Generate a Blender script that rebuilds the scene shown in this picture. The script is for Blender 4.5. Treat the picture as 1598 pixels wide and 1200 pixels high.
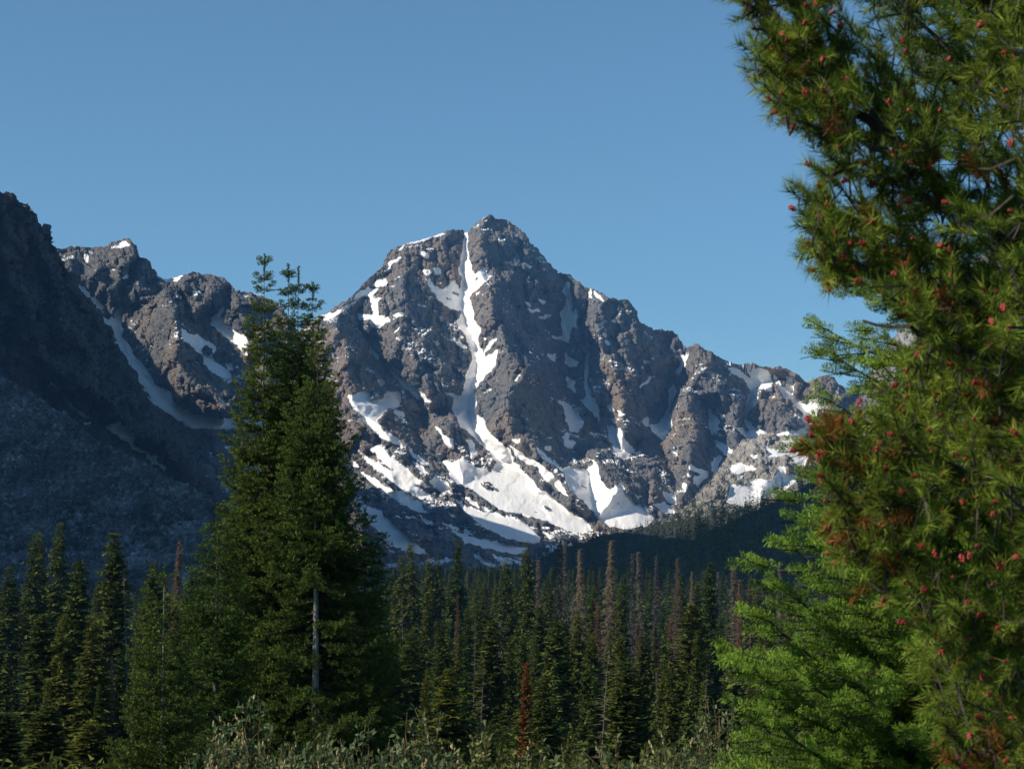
import bpy, math, random
import numpy as np
from mathutils import Vector, Matrix
from mathutils.geometry import delaunay_2d_cdt

# ------------------------------------------------------------------ camera, sky, sun
for o in list(bpy.data.objects): bpy.data.objects.remove(o)
SC = bpy.context.scene
COL = SC.collection
F = 3204.0; PITCH = math.atan(250/F); CAMZ = 1.7
cd = bpy.data.cameras.new('camera'); cam = bpy.data.objects.new('camera', cd); COL.objects.link(cam)
cam.location = (0, 0, CAMZ); cam.rotation_euler = (math.pi/2+PITCH, 0, 0)
cd.sensor_width = 36; cd.lens = 36*F/1598; cd.clip_start = 0.1; cd.clip_end = 40000
cd.dof.use_dof = True; cd.dof.focus_distance = 120; cd.dof.aperture_fstop = 72.2/5.2
SC.camera = cam
SUN_EL = math.radians(36); SUN_LEFT = math.radians(104)     # elevation; angle left of the view direction
w = bpy.data.worlds.new('World'); SC.world = w; w.use_nodes = True
nt = w.node_tree; nt.nodes.clear()
sky = nt.nodes.new('ShaderNodeTexSky'); sky.sky_type = 'NISHITA'; sky.sun_disc = False
sky.sun_elevation = SUN_EL; sky.sun_rotation = -SUN_LEFT
sky.altitude = 3200; sky.air_density = 1.0; sky.dust_density = 1.2; sky.ozone_density = 1.0
bg = nt.nodes.new('ShaderNodeBackground'); bg.inputs[1].default_value = 0.098
wo = nt.nodes.new('ShaderNodeOutputWorld')
wb = nt.nodes.new('ShaderNodeMix'); wb.data_type = 'RGBA'; wb.blend_type = 'MULTIPLY'; wb.inputs[0].default_value = 1; wb.inputs[7].default_value = (.72, .99, 1.0, 1)
nt.links.new(sky.outputs[0], wb.inputs[6]); nt.links.new(wb.outputs[2], bg.inputs[0]); nt.links.new(bg.outputs[0], wo.inputs[0])
sd = bpy.data.lights.new('sun', 'SUN'); sun = bpy.data.objects.new('sun', sd); COL.objects.link(sun)
sd.energy = 5.0; sd.angle = math.radians(0.5); sd.color = (1, .90, .76)
SUND = Vector((-math.sin(SUN_LEFT)*math.cos(SUN_EL), math.cos(SUN_LEFT)*math.cos(SUN_EL), math.sin(SUN_EL)))
sun.rotation_euler = SUND.to_track_quat('Z', 'Y').to_euler()
SC.view_settings.view_transform = 'Standard'; SC.view_settings.look = 'None'
SC.view_settings.exposure = 0.3; SC.view_settings.gamma = 1
SC.cycles.max_bounces = 4; SC.cycles.diffuse_bounces = 2; SC.cycles.glossy_bounces = 1
SC.cycles.transmission_bounces = 3; SC.cycles.volume_bounces = 0; SC.cycles.transparent_max_bounces = 4

# ------------------------------------------------------------------ helpers
cp, sp = math.cos(PITCH), math.sin(PITCH)
def pt(px, py, Y):
    """world point seen in direction (px,py) at ground distance Y (arrays allowed)"""
    u = (np.asarray(px, float)-799)/F; v = (600-np.asarray(py, float))/F
    dy = cp-v*sp; t = Y/dy
    return np.stack(np.broadcast_arrays(u*t, Y+0*t, CAMZ+(sp+v*cp)*t), -1)

rs0 = np.random.RandomState(7)
PERM = rs0.permutation(256); RND = rs0.rand(256)*2-1
def vnoise(p):
    i = np.floor(p).astype(np.int64); f = p-i; f = f*f*f*(f*(f*6-15)+10); i &= 255
    X, Y, Z = i[..., 0], i[..., 1], i[..., 2]
    r = 0
    for a in (0, 1):
        wx = f[..., 0] if a else 1-f[..., 0]; h1 = PERM[(X+a) & 255]
        for b in (0, 1):
            wy = f[..., 1] if b else 1-f[..., 1]; h2 = PERM[(h1+Y+b) & 255]
            for c in (0, 1):
                wz = f[..., 2] if c else 1-f[..., 2]
                r = r+RND[PERM[(h2+Z+c) & 255]]*wx*wy*wz
    return r
def fbm(p, octv, gain=.5, ridged=False):
    s = 0; a = 1.0; p = p.copy()
    for k in range(octv):
        n = vnoise(p)
        if ridged: n = (1-2*np.abs(n))
        s = s+n*a; a *= gain; p = p*2.03+17.3
    return s

def facets(x, y, seed, k=9.):
    # tilted planes meeting along sharp edges (x, y in cells)
    i, j = np.floor(x).astype(np.int64), np.floor(y).astype(np.int64); num = 0; den = 0
    for a in (-1, 0, 1):
        for b in (-1, 0, 1):
            ci, cj = i+a, j+b
            h = PERM[(ci+seed) & 255]; h = PERM[(h+cj) & 255]; r = [RND[PERM[(h+q) & 255]] for q in (1, 2, 3, 4, 5)]
            dx = x-(ci+.5+.48*r[0]); dy = y-(cj+.5+.48*r[1]); wt = np.exp(-k*2.2*np.sqrt(dx*dx+dy*dy))
            num = num+wt*(r[2]*.7+r[3]*dx*1.5+r[4]*dy*.9); den = den+wt
    return num/(den+1e-30)

def mkmesh(name, V, faces, mats=(), attrs=None, smooth=False):
    V = np.asarray(V, np.float32).reshape(-1, 3); faces = np.asarray(faces, np.int32)
    k = faces.shape[1]
    me = bpy.data.meshes.new(name)
    me.vertices.add(len(V)); me.vertices.foreach_set('co', V.ravel())
    me.loops.add(faces.size); me.loops.foreach_set('vertex_index', faces.ravel())
    me.polygons.add(len(faces)); me.polygons.foreach_set('loop_start', np.arange(0, faces.size, k, dtype=np.int32))
    me.polygons.foreach_set('use_smooth', np.full(len(faces), smooth))
    for m in mats: me.materials.append(m)
    for an, av in (attrs or {}).items():
        a = me.attributes.new(an, 'FLOAT', 'POINT'); a.data.foreach_set('value', np.asarray(av, np.float32).ravel())
    me.update(calc_edges=True)
    return me
def link(name, me, parent=None, loc=None, **props):
    o = bpy.data.objects.new(name, me); COL.objects.link(o)
    if parent is not None: o.parent = parent
    if loc is not None: o.location = loc
    for k, v in props.items(): o[k] = v
    return o
def empty(name, loc, label, category, group=None):
    o = bpy.data.objects.new(name, None); COL.objects.link(o); o.location = loc
    o.empty_display_size = .2
    o['label'] = label; o['category'] = category
    if group: o['group'] = group
    return o

# ------------------------------------------------------------------ materials
def newmat(name):
    m = bpy.data.materials.new(name); m.use_nodes = True
    n = m.node_tree.nodes; n.clear()
    out = n.new('ShaderNodeOutputMaterial'); b = n.new('ShaderNodeBsdfPrincipled')
    m.node_tree.links.new(b.outputs[0], out.inputs[0])
    return m, n, m.node_tree.links, b, out
def tex(n, l, kind, scale, coord, **kw):
    t = n.new(kind); t.inputs['Scale'].default_value = scale
    for k, v in kw.items():
        if k in t.inputs: t.inputs[k].default_value = v
        else: setattr(t, k, v)
    l.new(coord, t.inputs['Vector']); return t
def ramp(n, l, src, stops):
    r = n.new('ShaderNodeValToRGB'); e = r.color_ramp.elements
    while len(e) > 1: e.remove(e[0])
    e[0].position = stops[0][0]; e[0].color = (*stops[0][1], 1)
    for p, c in stops[1:]:
        x = e.new(p); x.color = (*c, 1)
    l.new(src, r.inputs[0]); return r.outputs[0]
def mix(n, l, fac, a, b, mode='MIX'):
    m = n.new('ShaderNodeMix'); m.data_type = 'RGBA'; m.blend_type = mode
    for s, v in ((m.inputs[0], fac), (m.inputs[6], a), (m.inputs[7], b)):
        if isinstance(v, (int, float)): s.default_value = v
        elif isinstance(v, tuple): s.default_value = (*v, 1)
        else: l.new(v, s)
    return m.outputs[2]
def math_(n, l, op, a, b=None, c=None, clamp=False):
    m = n.new('ShaderNodeMath'); m.operation = op; m.use_clamp = clamp
    for i, v in enumerate((a, b, c)):
        if v is None: continue
        if isinstance(v, (int, float)): m.inputs[i].default_value = v
        else: l.new(v, m.inputs[i])
    return m.outputs[0]

def rock_mat(name, dark, mid, tan, red, snowcol=(.9, .895, .88), k=1.0, green=None, sc=(.6, 1.6)):
    m, n, l, b, out = newmat(name)
    g = n.new('ShaderNodeNewGeometry').outputs['Position']
    mp = n.new('ShaderNodeMapping'); mp.inputs['Scale'].default_value = (1, 1, .4); l.new(g, mp.inputs[0])
    n1 = tex(n, l, 'ShaderNodeTexNoise', .011*k, mp.outputs[0], Detail=7.0, Roughness=.62)
    n2 = tex(n, l, 'ShaderNodeTexNoise', .09*k, g, Detail=5.0, Roughness=.7)
    n3 = tex(n, l, 'ShaderNodeTexNoise', .004*k, g, Detail=3.0, Roughness=.6)
    c = ramp(n, l, n1.outputs[0], [(.3, dark), (.5, mid), (.7, tan)])
    c2 = ramp(n, l, n2.outputs[0], [(.33, tuple(x*.45 for x in mid)), (.5, mid), (.68, tuple(min(1, x*1.6) for x in mid))])
    c = mix(n, l, .55, c, c2)
    rf = ramp(n, l, n3.outputs[0], [(.45, (0, 0, 0)), (.62, (1, 1, 1))])
    rf2 = math_(n, l, 'MULTIPLY', rf, n1.outputs[0])
    c = mix(n, l, rf2, c, red)
    sc_ = n.new('ShaderNodeAttribute'); sc_.attribute_name = 'scree'
    vs = tex(n, l, 'ShaderNodeTexVoronoi', .22*k, g)
    sc2 = ramp(n, l, vs.outputs['Color'], [(.15, tuple(x*sc[0] for x in mid)), (.6, mid), (.95, tuple(x*sc[1] for x in mid))])
    c = mix(n, l, sc_.outputs['Fac'], c, mix(n, l, .75, sc2, ramp(n, l, n1.outputs[0], [(.35, (.3, .3, .3)), (.52, (1, 1, 1)), (.68, (1.9, 1.9, 1.9))]), 'MULTIPLY'))
    if green:
        ga = n.new('ShaderNodeAttribute'); ga.attribute_name = 'green'
        gm = math_(n, l, 'MULTIPLY', ga.outputs['Fac'], ramp(n, l, n2.outputs[0], [(.42, (0, 0, 0)), (.55, (1, 1, 1))]))
        c = mix(n, l, gm, c, green)
    sa = n.new('ShaderNodeAttribute'); sa.attribute_name = 'snow'
    ns = tex(n, l, 'ShaderNodeTexNoise', .12*k, g, Detail=4.0, Roughness=.7)
    s1 = math_(n, l, 'MULTIPLY_ADD', math_(n, l, 'SUBTRACT', ns.outputs[0], .5), 1.1, sa.outputs['Fac'])
    sf = math_(n, l, 'MULTIPLY_ADD', math_(n, l, 'SUBTRACT', s1, .40), 5.0, .5, clamp=True)
    nd = tex(n, l, 'ShaderNodeTexNoise', .02*k, g, Detail=5.0, Roughness=.65)
    sn = mix(n, l, ramp(n, l, nd.outputs[0], [(.5, (0, 0, 0)), (.8, (1, 1, 1))]), snowcol, tuple(x*y for x, y in zip(snowcol, (.86, .83, .78))))
    c = mix(n, l, sf, c, sn)
    l.new(c, b.inputs['Base Color']); b.inputs['Roughness'].default_value = .85
    b.inputs['Specular IOR Level'].default_value = .25
    bp = n.new('ShaderNodeBump'); bp.inputs['Distance'].default_value = 3.0/k
    l.new(math_(n, l, 'MULTIPLY', math_(n, l, 'SUBTRACT', 1.0, sf), .9), bp.inputs['Strength'])
    hh = math_(n, l, 'ADD', math_(n, l, 'MULTIPLY', n2.outputs[0], 2.2), math_(n, l, 'MULTIPLY', vs.outputs['Distance'], -.35))
    l.new(hh, bp.inputs['Height']); l.new(bp.outputs[0], b.inputs['Normal'])
    return m
M_peak = rock_mat('peak_rock', (.068, .07, .073), (.145, .145, .146), (.31, .26, .20), (.27, .185, .125))
M_left = rock_mat('ridge_rock', (.058, .06, .062), (.12, .12, .12), (.26, .215, .165), (.21, .145, .10))
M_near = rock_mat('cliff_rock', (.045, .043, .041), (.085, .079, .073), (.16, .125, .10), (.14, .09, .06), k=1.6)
M_talus = rock_mat('talus_rock', (.08, .083, .084), (.195, .198, .198), (.33, .33, .32), (.07, .07, .06), k=1.6, green=(.018, .028, .01), sc=(.4, 2.3))
M_dome = rock_mat('dome_granite', (.22, .21, .19), (.40, .37, .33), (.54, .48, .41), (.48, .39, .31), k=1.4, green=(.035, .05, .025))
M_hill = rock_mat('forest_soil', (.03, .035, .02), (.05, .055, .035), (.12, .11, .085), (.04, .05, .025), k=2)

def leaf_mat(name, dark, light, trans=.16, rough=.65, spec=.05):
    m, n, l, b, out = newmat(name)
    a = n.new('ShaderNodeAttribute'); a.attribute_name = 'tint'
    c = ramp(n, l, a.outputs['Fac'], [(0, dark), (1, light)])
    oi = n.new('ShaderNodeObjectInfo')
    c = mix(n, l, .8, c, ramp(n, l, oi.outputs['Random'], [(0, (.6, .75, .75)), (.5, (1, 1, 1)), (1, (1.35, 1.15, .85))]), 'MULTIPLY')
    l.new(c, b.inputs['Base Color']); b.inputs['Roughness'].default_value = rough
    b.inputs['Specular IOR Level'].default_value = spec
    if trans:
        t = n.new('ShaderNodeBsdfTranslucent'); l.new(c, t.inputs[0])
        ms = n.new('ShaderNodeMixShader'); ms.inputs[0].default_value = trans
        l.new(b.outputs[0], ms.inputs[1]); l.new(t.outputs[0], ms.inputs[2]); l.new(ms.outputs[0], out.inputs[0])
    return m
def bark_mat(name, a, b_, scale=12, zdark=None):
    m, n, l, b, out = newmat(name)
    tc = n.new('ShaderNodeTexCoord').outputs['Object']
    mp = n.new('ShaderNodeMapping'); mp.inputs['Scale'].default_value = (1, 1, .35); l.new(tc, mp.inputs[0])
    t = tex(n, l, 'ShaderNodeTexNoise', scale, mp.outputs[0], Detail=6.0, Roughness=.7)
    bc = ramp(n, l, t.outputs[0], [(.35, a), (.62, b_)])
    if zdark:            # young upper stem has darker bark
        sx = n.new('ShaderNodeSeparateXYZ'); l.new(tc, sx.inputs[0]); mr = n.new('ShaderNodeMapRange'); l.new(sx.outputs[2], mr.inputs[0])
        mr.inputs[1].default_value = zdark[0]; mr.inputs[2].default_value = zdark[1]; bc = mix(n, l, mr.outputs[0], bc, (.05, .042, .03))
    l.new(bc, b.inputs['Base Color']); b.inputs['Roughness'].default_value = .9
    bp = n.new('ShaderNodeBump'); bp.inputs['Distance'].default_value = .02; bp.inputs['Strength'].default_value = .8
    l.new(t.outputs[0], bp.inputs['Height']); l.new(bp.outputs[0], b.inputs['Normal'])
    return m
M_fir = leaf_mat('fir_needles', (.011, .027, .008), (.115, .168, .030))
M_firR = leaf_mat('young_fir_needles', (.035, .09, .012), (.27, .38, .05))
M_pine = leaf_mat('pine_needles', (.035, .078, .012), (.31, .38, .055))
M_pinered = leaf_mat('rusty_pine_needles', (.20, .06, .015), (.38, .15, .04))
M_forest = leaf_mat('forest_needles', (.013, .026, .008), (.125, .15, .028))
M_rust = leaf_mat('rust_needles', (.08, .034, .014), (.20, .085, .03))
M_grey = leaf_mat('dead_twigs', (.06, .052, .046), (.17, .145, .125), trans=0)
M_redbrown = leaf_mat('dying_twigs', (.08, .048, .036), (.16, .10, .075), trans=0)
M_bark = bark_mat('grey_bark', (.16, .15, .135), (.42, .40, .37), 9)
M_barkD = bark_mat('fir_bark', (.13, .12, .105), (.46, .44, .41), 7, (5.5, 7.5))
M_barkd = bark_mat('brown_bark', (.05, .04, .03), (.14, .115, .09), 9)
M_twig = bark_mat('dark_twig_bark', (.03, .025, .02), (.075, .06, .045), 40)
M_snag = bark_mat('weathered_bark', (.05, .045, .04), (.16, .14, .12), 9)
M_barkp = bark_mat('pine_bark', (.07, .06, .05), (.2, .18, .155), 25)
M_willow = leaf_mat('willow_leaves', (.06, .09, .03), (.21, .26, .11), trans=.3, rough=.5, spec=.2)
M_catkin = leaf_mat('willow_catkins', (.34, .29, .15), (.56, .48, .28), trans=.2)
M_stem = bark_mat('willow_stems', (.10, .06, .03), (.22, .14, .06), 30)
def cone_mat():
    m, n, l, b, out = newmat('pollen_cone_red')
    tc = n.new('ShaderNodeTexCoord').outputs['Object']
    t = tex(n, l, 'ShaderNodeTexVoronoi', 300, tc)
    l.new(ramp(n, l, t.outputs['Distance'], [(0, (.52, .06, .045)), (.8, (.24, .022, .022))]), b.inputs['Base Color'])
    b.inputs['Roughness'].default_value = .6; return m
M_cone = cone_mat()

# ------------------------------------------------------------------ terrain
def tin(lines, X0, X1, Y0, Y1, step):
    """lines: polylines of (px,py,value); returns sampler of the triangulated surface"""
    vs, es, vals = [], [], []
    for L in lines:
        s = len(vs)
        for (x, y, v) in L: vs.append(Vector((x, y))); vals.append(v)
        es += [(s+i, s+i+1) for i in range(len(L)-1)]
    ov, oe, of, orv, ore, orf = delaunay_2d_cdt(vs, es, [], 0, 1e-4)
    P = np.array([tuple(v) for v in ov]); VV = np.zeros(len(ov)); 
    known = np.array([vals[v[0]] if len(v) else np.nan for v in orv])
    # intersections get the mean of their neighbours
    for i in np.where(np.isnan(known))[0]:
        nb = [b if a == i else a for a, b in oe if i in (a, b)]
        known[i] = np.nanmean(known[nb])
    gx = np.arange(X0, X1+step, step); gy = np.arange(Y0, Y1+step, step)
    G = np.full((len(gy), len(gx)), np.nan)
    for f in of:
        for k in range(1, len(f)-1):
            a, b, c = P[f[0]], P[f[k]], P[f[k+1]]
            x0, x1 = min(a[0], b[0], c[0]), max(a[0], b[0], c[0]); y0, y1 = min(a[1], b[1], c[1]), max(a[1], b[1], c[1])
            i0, i1 = np.searchsorted(gx, x0), np.searchsorted(gx, x1, 'right'); j0, j1 = np.searchsorted(gy, y0), np.searchsorted(gy, y1, 'right')
            if i1 <= i0 or j1 <= j0: continue
            XX, YY = np.meshgrid(gx[i0:i1], gy[j0:j1])
            d = (b[1]-c[1])*(a[0]-c[0])+(c[0]-b[0])*(a[1]-c[1])
            if abs(d) < 1e-9: continue
            l1 = ((b[1]-c[1])*(XX-c[0])+(c[0]-b[0])*(YY-c[1]))/d; l2 = ((c[1]-a[1])*(XX-c[0])+(a[0]-c[0])*(YY-c[1]))/d
            l3 = 1-l1-l2; m = (l1 >= -1e-6) & (l2 >= -1e-6) & (l3 >= -1e-6)
            val = l1*known[f[0]]+l2*known[f[k]]+l3*known[f[k+1]]
            sub = G[j0:j1, i0:i1]; sub[m] = val[m]
    G = np.where(np.isnan(G), 0, G)
    Gs = G.copy()                                   # light smoothing so the creases are not razor sharp
    for _ in range(2):
        Gp = np.pad(Gs, 1, mode='edge'); Gs = (Gp[:-2, 1:-1]+Gp[2:, 1:-1]+Gp[1:-1, :-2]+Gp[1:-1, 2:]+2*Gs)/6
    def sample(px, py):
        fx = np.clip((px-X0)/step, 0, len(gx)-1.001); fy = np.clip((py-Y0)/step, 0, len(gy)-1.001)
        i, j = fx.astype(int), fy.astype(int); a, b = fx-i, fy-j
        return Gs[j, i]*(1-a)*(1-b)+Gs[j, i+1]*a*(1-b)+Gs[j+1, i]*(1-a)*b+Gs[j+1, i+1]*a*b
    return sample
def inpoly(px, py, poly):
    x = np.array([p[0] for p in poly], float); y = np.array([p[1] for p in poly], float)
    r = np.zeros(px.shape, bool)
    bb = (px >= x.min()) & (px <= x.max()) & (py >= y.min()) & (py <= y.max())
    qx, qy = px[bb], py[bb]; rr = np.zeros(qx.shape, bool); n = len(x); j = n-1
    for i in range(n):
        if y[i] != y[j]:
            c = ((y[i] > qy) != (y[j] > qy)) & (qx < (x[j]-x[i])*(qy-y[i])/(y[j]-y[i])+x[i]); rr ^= c
        j = i
    r[bb] = rr; return r
def Z(ox, oy, s, polys): return [[(ox+x*s, oy+y*s) for x, y in p] for p in polys]
def blur(a, k):
    for _ in range(k):
        p = np.pad(a, 1, mode='edge'); a = (p[:-2, 1:-1]+p[2:, 1:-1]+p[1:-1, :-2]+p[1:-1, 2:]+a)/5
    return a

SNOW_A = Z(480, 320, .2503, [
 [(985,165),(970,250),(960,330),(940,400),(965,470),(950,540),(940,600),(960,680),(925,730),(950,780),(1000,840),(1010,900),(1030,960),(995,1040),(1000,1100),(975,1160),(970,1205),(1035,1205),(1045,1150),(1100,1070),(1170,1000),(1190,900),(1140,935),(1090,925),(1060,850),(1080,770),(1040,720),(1030,650),(1000,580),(1040,530),(1100,490),(1150,450),(1110,445),(1118,390),(1080,405),(1040,430),(1020,400),(1010,330),(1000,260),(1000,165)],
 [(735,460),(760,465),(800,510),(850,525),(880,500),(900,470),(925,460),(935,510),(950,560),(955,620),(940,662),(880,640),(820,590),(780,540)],
 [(780,395),(810,392),(832,410),(830,440),(800,440),(790,420)],[(725,400),(770,412),(760,442),(730,432)],
 [(615,238),(700,203),(780,183),(870,176),(800,202),(720,224),(650,242)],
 [(490,370),(530,345),(590,325),(580,345),(530,365),(500,400),(540,400),(485,408)],[(400,500),(430,480),(490,470),(500,495),(440,508)],
 [(290,575),(330,540),(380,523),(440,528),(430,555),(405,562),(430,590),(490,580),(440,610),(440,650),(400,650),(405,610),(390,570),(340,575),(295,588)],
 [(310,665),(350,685),(410,680),(400,648),(435,648),(440,690),(490,700),(520,725),(440,775),(390,755),(390,715),(330,712)],
 [(88,707),(120,680),(180,670),(250,625),(320,588),(290,622),(220,662),(150,712)],[(535,685),(570,672),(605,675),(590,695),(560,700)],
 [(540,795),(570,760),(577,770),(555,792)],[(380,885),(440,935),(455,970),(430,960),(400,925)],[(530,1000),(575,1030),(570,1060),(540,1030)],
 [(545,1060),(600,1085),(625,1108),(690,1145),(740,1205),(690,1195),(630,1150),(590,1110)],
 [(680,285),(730,300),(762,312),(750,337),(720,312)],[(570,265),(600,270),(592,282),(572,280)],[(430,1095),(475,1088),(482,1120),(450,1128)],
 [(890,830),(930,843),(992,885),(985,899),(940,875)],[(1280,345),(1310,335),(1325,352),(1300,360)],[(1350,375),(1400,380),(1395,395),(1370,390)],
 [(1380,655),(1445,650),(1440,668),(1400,672)],[(1440,715),(1500,685),(1530,685),(1480,702)],[(1510,815),(1600,825),(1600,845),(1540,832)],
 [(1490,940),(1545,933),(1530,967),(1505,960)],[(1425,938),(1458,955),(1445,967)],[(1290,1095),(1330,1060),(1330,1070),(1300,1100)],
 [(1100,905),(1160,838),(1182,838),(1140,890),(1165,893),(1100,917)],[(400,395),(445,392),(425,410)],[(560,450),(590,452),(575,462)],[(515,483),(535,483),(530,492),(515,492)],
 [(1050,545),(1075,540),(1060,570)],[(215,600),(245,582),(232,600)],[(1060,120),(1072,112),(1066,130)],[(1290,180),(1310,190),(1298,198)],
 [(680,765),(715,762),(710,778)],[(1365,610),(1390,612),(1380,640)],[(1100,835),(1120,830),(1112,848)],[(1460,600),(1478,592),(1470,612)]])
SNOW_B = Z(840, 400, .3129, [
 [(150,130),(162,180),(168,260),(172,330),(155,432),(130,420),(60,400),(120,403),(122,310),(112,290),(135,240),(140,195),(112,180)],
 [(165,350),(180,280),(200,270),(195,310),(190,362)],[(140,488),(160,500),(202,530),(190,552),(150,545),(133,530)],[(140,605),(190,630),(175,640),(188,680),(150,660)],
 [(238,340),(247,440),(257,480),(248,560),(253,650),(265,690),(300,750),(312,822),(290,800),(250,762),(213,722),(235,690),(225,640),(233,560),(233,480),(218,470),(236,430),(233,400)],
 [(98,720),(130,723),(160,750),(200,780),(227,830),(190,887),(165,870),(130,800),(135,760)],[(115,900),(147,878),(152,910),(187,930),(165,957),(135,955),(130,920)],
 [(338,835),(370,838),(412,862),(425,900),(450,940),(480,970),(440,1012),(410,1012),(380,960),(350,900)],[(335,733),(365,740),(380,765),(360,777)],[(400,768),(432,780),(432,797),(408,795)],
 [(290,340),(345,315),(352,325),(320,347),(300,347)],[(318,380),(342,375),(335,407),(322,402)],[(330,425),(352,425),(350,447),(338,445)],[(415,420),(460,411),(462,425),(430,432)],
 [(238,165),(262,162),(270,205),(255,200)],[(275,165),(290,185),(305,215),(285,205)],[(300,190),(325,212),(328,228),(310,222)],[(752,480),(737,530),(702,590),(685,582),(715,535),(735,488)],[(678,500),(722,488),(715,522),(700,515)],
 [(680,635),(687,670),(665,730),(650,765),(662,800),(672,850),(640,895),(622,917),(590,892),(555,850),(595,835),(625,790),(650,740),(655,690),(645,670),(665,665)],
 [(515,820),(540,800),(552,850),(530,852)],[(845,752),(880,800),(907,825),(890,845),(912,860),(870,882),(855,860),(850,800)],[(880,915),(930,935),(972,970),(950,1002),(920,975),(890,950)],
 [(915,990),(892,1040),(897,1070),(890,1087),(865,1070),(863,1030),(890,1005)],[(755,1038),(790,1058),(842,1068),(842,1097),(790,1147),(770,1120),(775,1100),(820,1090),(780,1068),(755,1062)],
 [(940,555),(1010,570),(1040,600),(1087,650),(1102,690),(1082,750),(1052,770),(1042,810),(1080,850),(1140,880),(1100,907),(1040,912),(983,855),(1010,850),(1050,880),(1060,860),(1030,830),(1023,780),(1040,730),(1058,680),(1045,640),(1000,602),(960,582)],
 [(1035,560),(1100,553),(1147,573),(1162,610),(1167,672),(1100,657),(1070,620),(1050,590)],
 [(1238,605),(1277,600),(1282,650),(1267,690),(1300,720),(1350,708),(1400,688),(1457,710),(1442,762),(1400,762),(1392,790),(1350,800),(1382,862),(1330,842),(1285,790),(1320,792),(1280,742),(1230,702),(1213,680),(1180,622),(1168,578),(1210,640),(1240,650)],
 [(1470,792),(1512,758),(1492,802)],[(1170,890),(1240,878),(1280,868),(1340,848),(1372,882),(1290,897),(1200,897)],
 [(500,665),(560,600),(577,600),(540,637)],[(527,520),(557,514),(560,530),(530,542)],[(512,545),(525,540),(520,567)],[(900,610),(937,620),(925,637)],
 [(0,220),(30,222),(15,240)],[(40,490),(85,490),(75,522),(50,510)],[(0,310),(60,290),(50,305)],[(550,395),(572,405),(560,418)],[(360,320),(395,325),(380,338)],[(910,790),(930,800),(915,812)],
 [(720,1130),(740,1140),(730,1165),(722,1150)],[(60,700),(80,712),(70,722)],[(740,1085),(762,1090),(755,1105)],[(1000,850),(1020,852),(1015,862)]])
SNOW_C = Z(480, 580, .3755, [
 [(660,-5),(765,-5),(730,30),(690,90),(705,130),(690,165),(715,190),(735,195),(742,230),(765,265),(800,300),(845,325),(857,370),(900,420),(960,480),(1020,520),(1070,570),(1150,620),(1190,662),(1110,672),(1040,642),(960,612),(880,592),(800,572),(720,522),(670,482),(600,452),(588,410),(560,368),(610,382),(640,362),(700,402),(760,417),(787,380),(760,340),(720,300),(690,270),(640,230),(603,150),(610,112),(565,85),(640,100),(650,60)],
 [(1068,400),(1100,393),(1140,412),(1190,368),(1212,400),(1215,450),(1250,490),(1300,462),(1332,510),(1380,560),(1445,612),(1400,642),(1320,655),(1250,642),(1200,602),(1150,542),(1090,492),(1070,440)],
 [(845,308),(900,348),(960,378),(1012,418),(1062,478),(1085,525),(1020,482),(990,452),(960,402),(910,377),(870,347)],[(945,313),(1000,358),(1075,415),(1020,392),(970,352)],
 [(168,108),(230,78),(272,88),(258,118),(308,120),(330,83),(384,88),(387,140),(320,157),(312,180),(290,202),(310,240),(370,278),(407,320),(350,292),(290,262),(230,202),(190,150)],
 [(355,163),(397,170),(397,190),(370,182)],[(345,-5),(380,20),(400,48),(450,83),(517,132),(490,124),(430,92),(385,60)],
 [(205,325),(270,372),(330,404),(400,424),(460,446),(510,480),(420,464),(340,434),(280,404)],[(265,320),(302,303),(362,368),(412,408),(465,450),(430,442),(350,402),(290,352)],
 [(300,418),(350,436),(440,476),(500,508),(525,538),(460,524),(370,474)],[(215,418),(300,455),(350,484),(420,514),(470,554),(502,588),(450,580),(400,554),(330,504),(260,462)],
 [(215,540),(300,585),(360,635),(420,685),(500,760),(400,745),(330,690),(270,640),(230,590)],[(615,538),(680,568),(760,586),(830,602),(900,626),(965,690),(962,712),(880,702),(800,682),(720,634),(660,584)],
 [(540,618),(600,638),(645,657),(600,654)],[(590,656),(680,686),(760,706),(850,721),(912,738),(902,757),(830,752),(740,734),(650,704)],[(468,598),(512,623),(522,640),(480,622)],
 [(575,578),(622,606),(600,603)],[(535,225),(560,258),(600,288),(612,327),(570,292),(545,262)],[(655,278),(690,298),(707,345),(690,367),(680,340),(670,312)],
 [(420,318),(450,348),(507,390),(470,382),(430,352)],[(430,373),(480,398),(502,432),(460,408)],[(1430,548),(1480,543),(1527,575),(1522,592),(1470,582)],[(1470,500),(1530,508),(1532,555),(1490,532)],
 [(850,283),(882,290),(870,302)],[(760,762),(840,778),(852,802),(800,788)],[(690,763),(780,798),(792,822),(720,793)],[(980,665),(1027,680),(1010,694)],[(715,558),(772,578),(750,582)],
 [(505,452),(540,440),(580,460),(598,492),(560,500),(525,480)],[(150,510),(200,530),(190,560),(160,545)],[(1360,500),(1390,520),(1370,530)],[(1435,510),(1450,525),(1438,528)],[(540,648),(570,655),(560,664)],
 [(650,520),(690,540),(720,566),(690,556)],[(170,365),(215,395),(200,398)],[(730,640),(770,655),(750,660)],[(760,700),(800,712),(770,710)],[(985,318),(1010,315),(1000,330)]])
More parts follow.
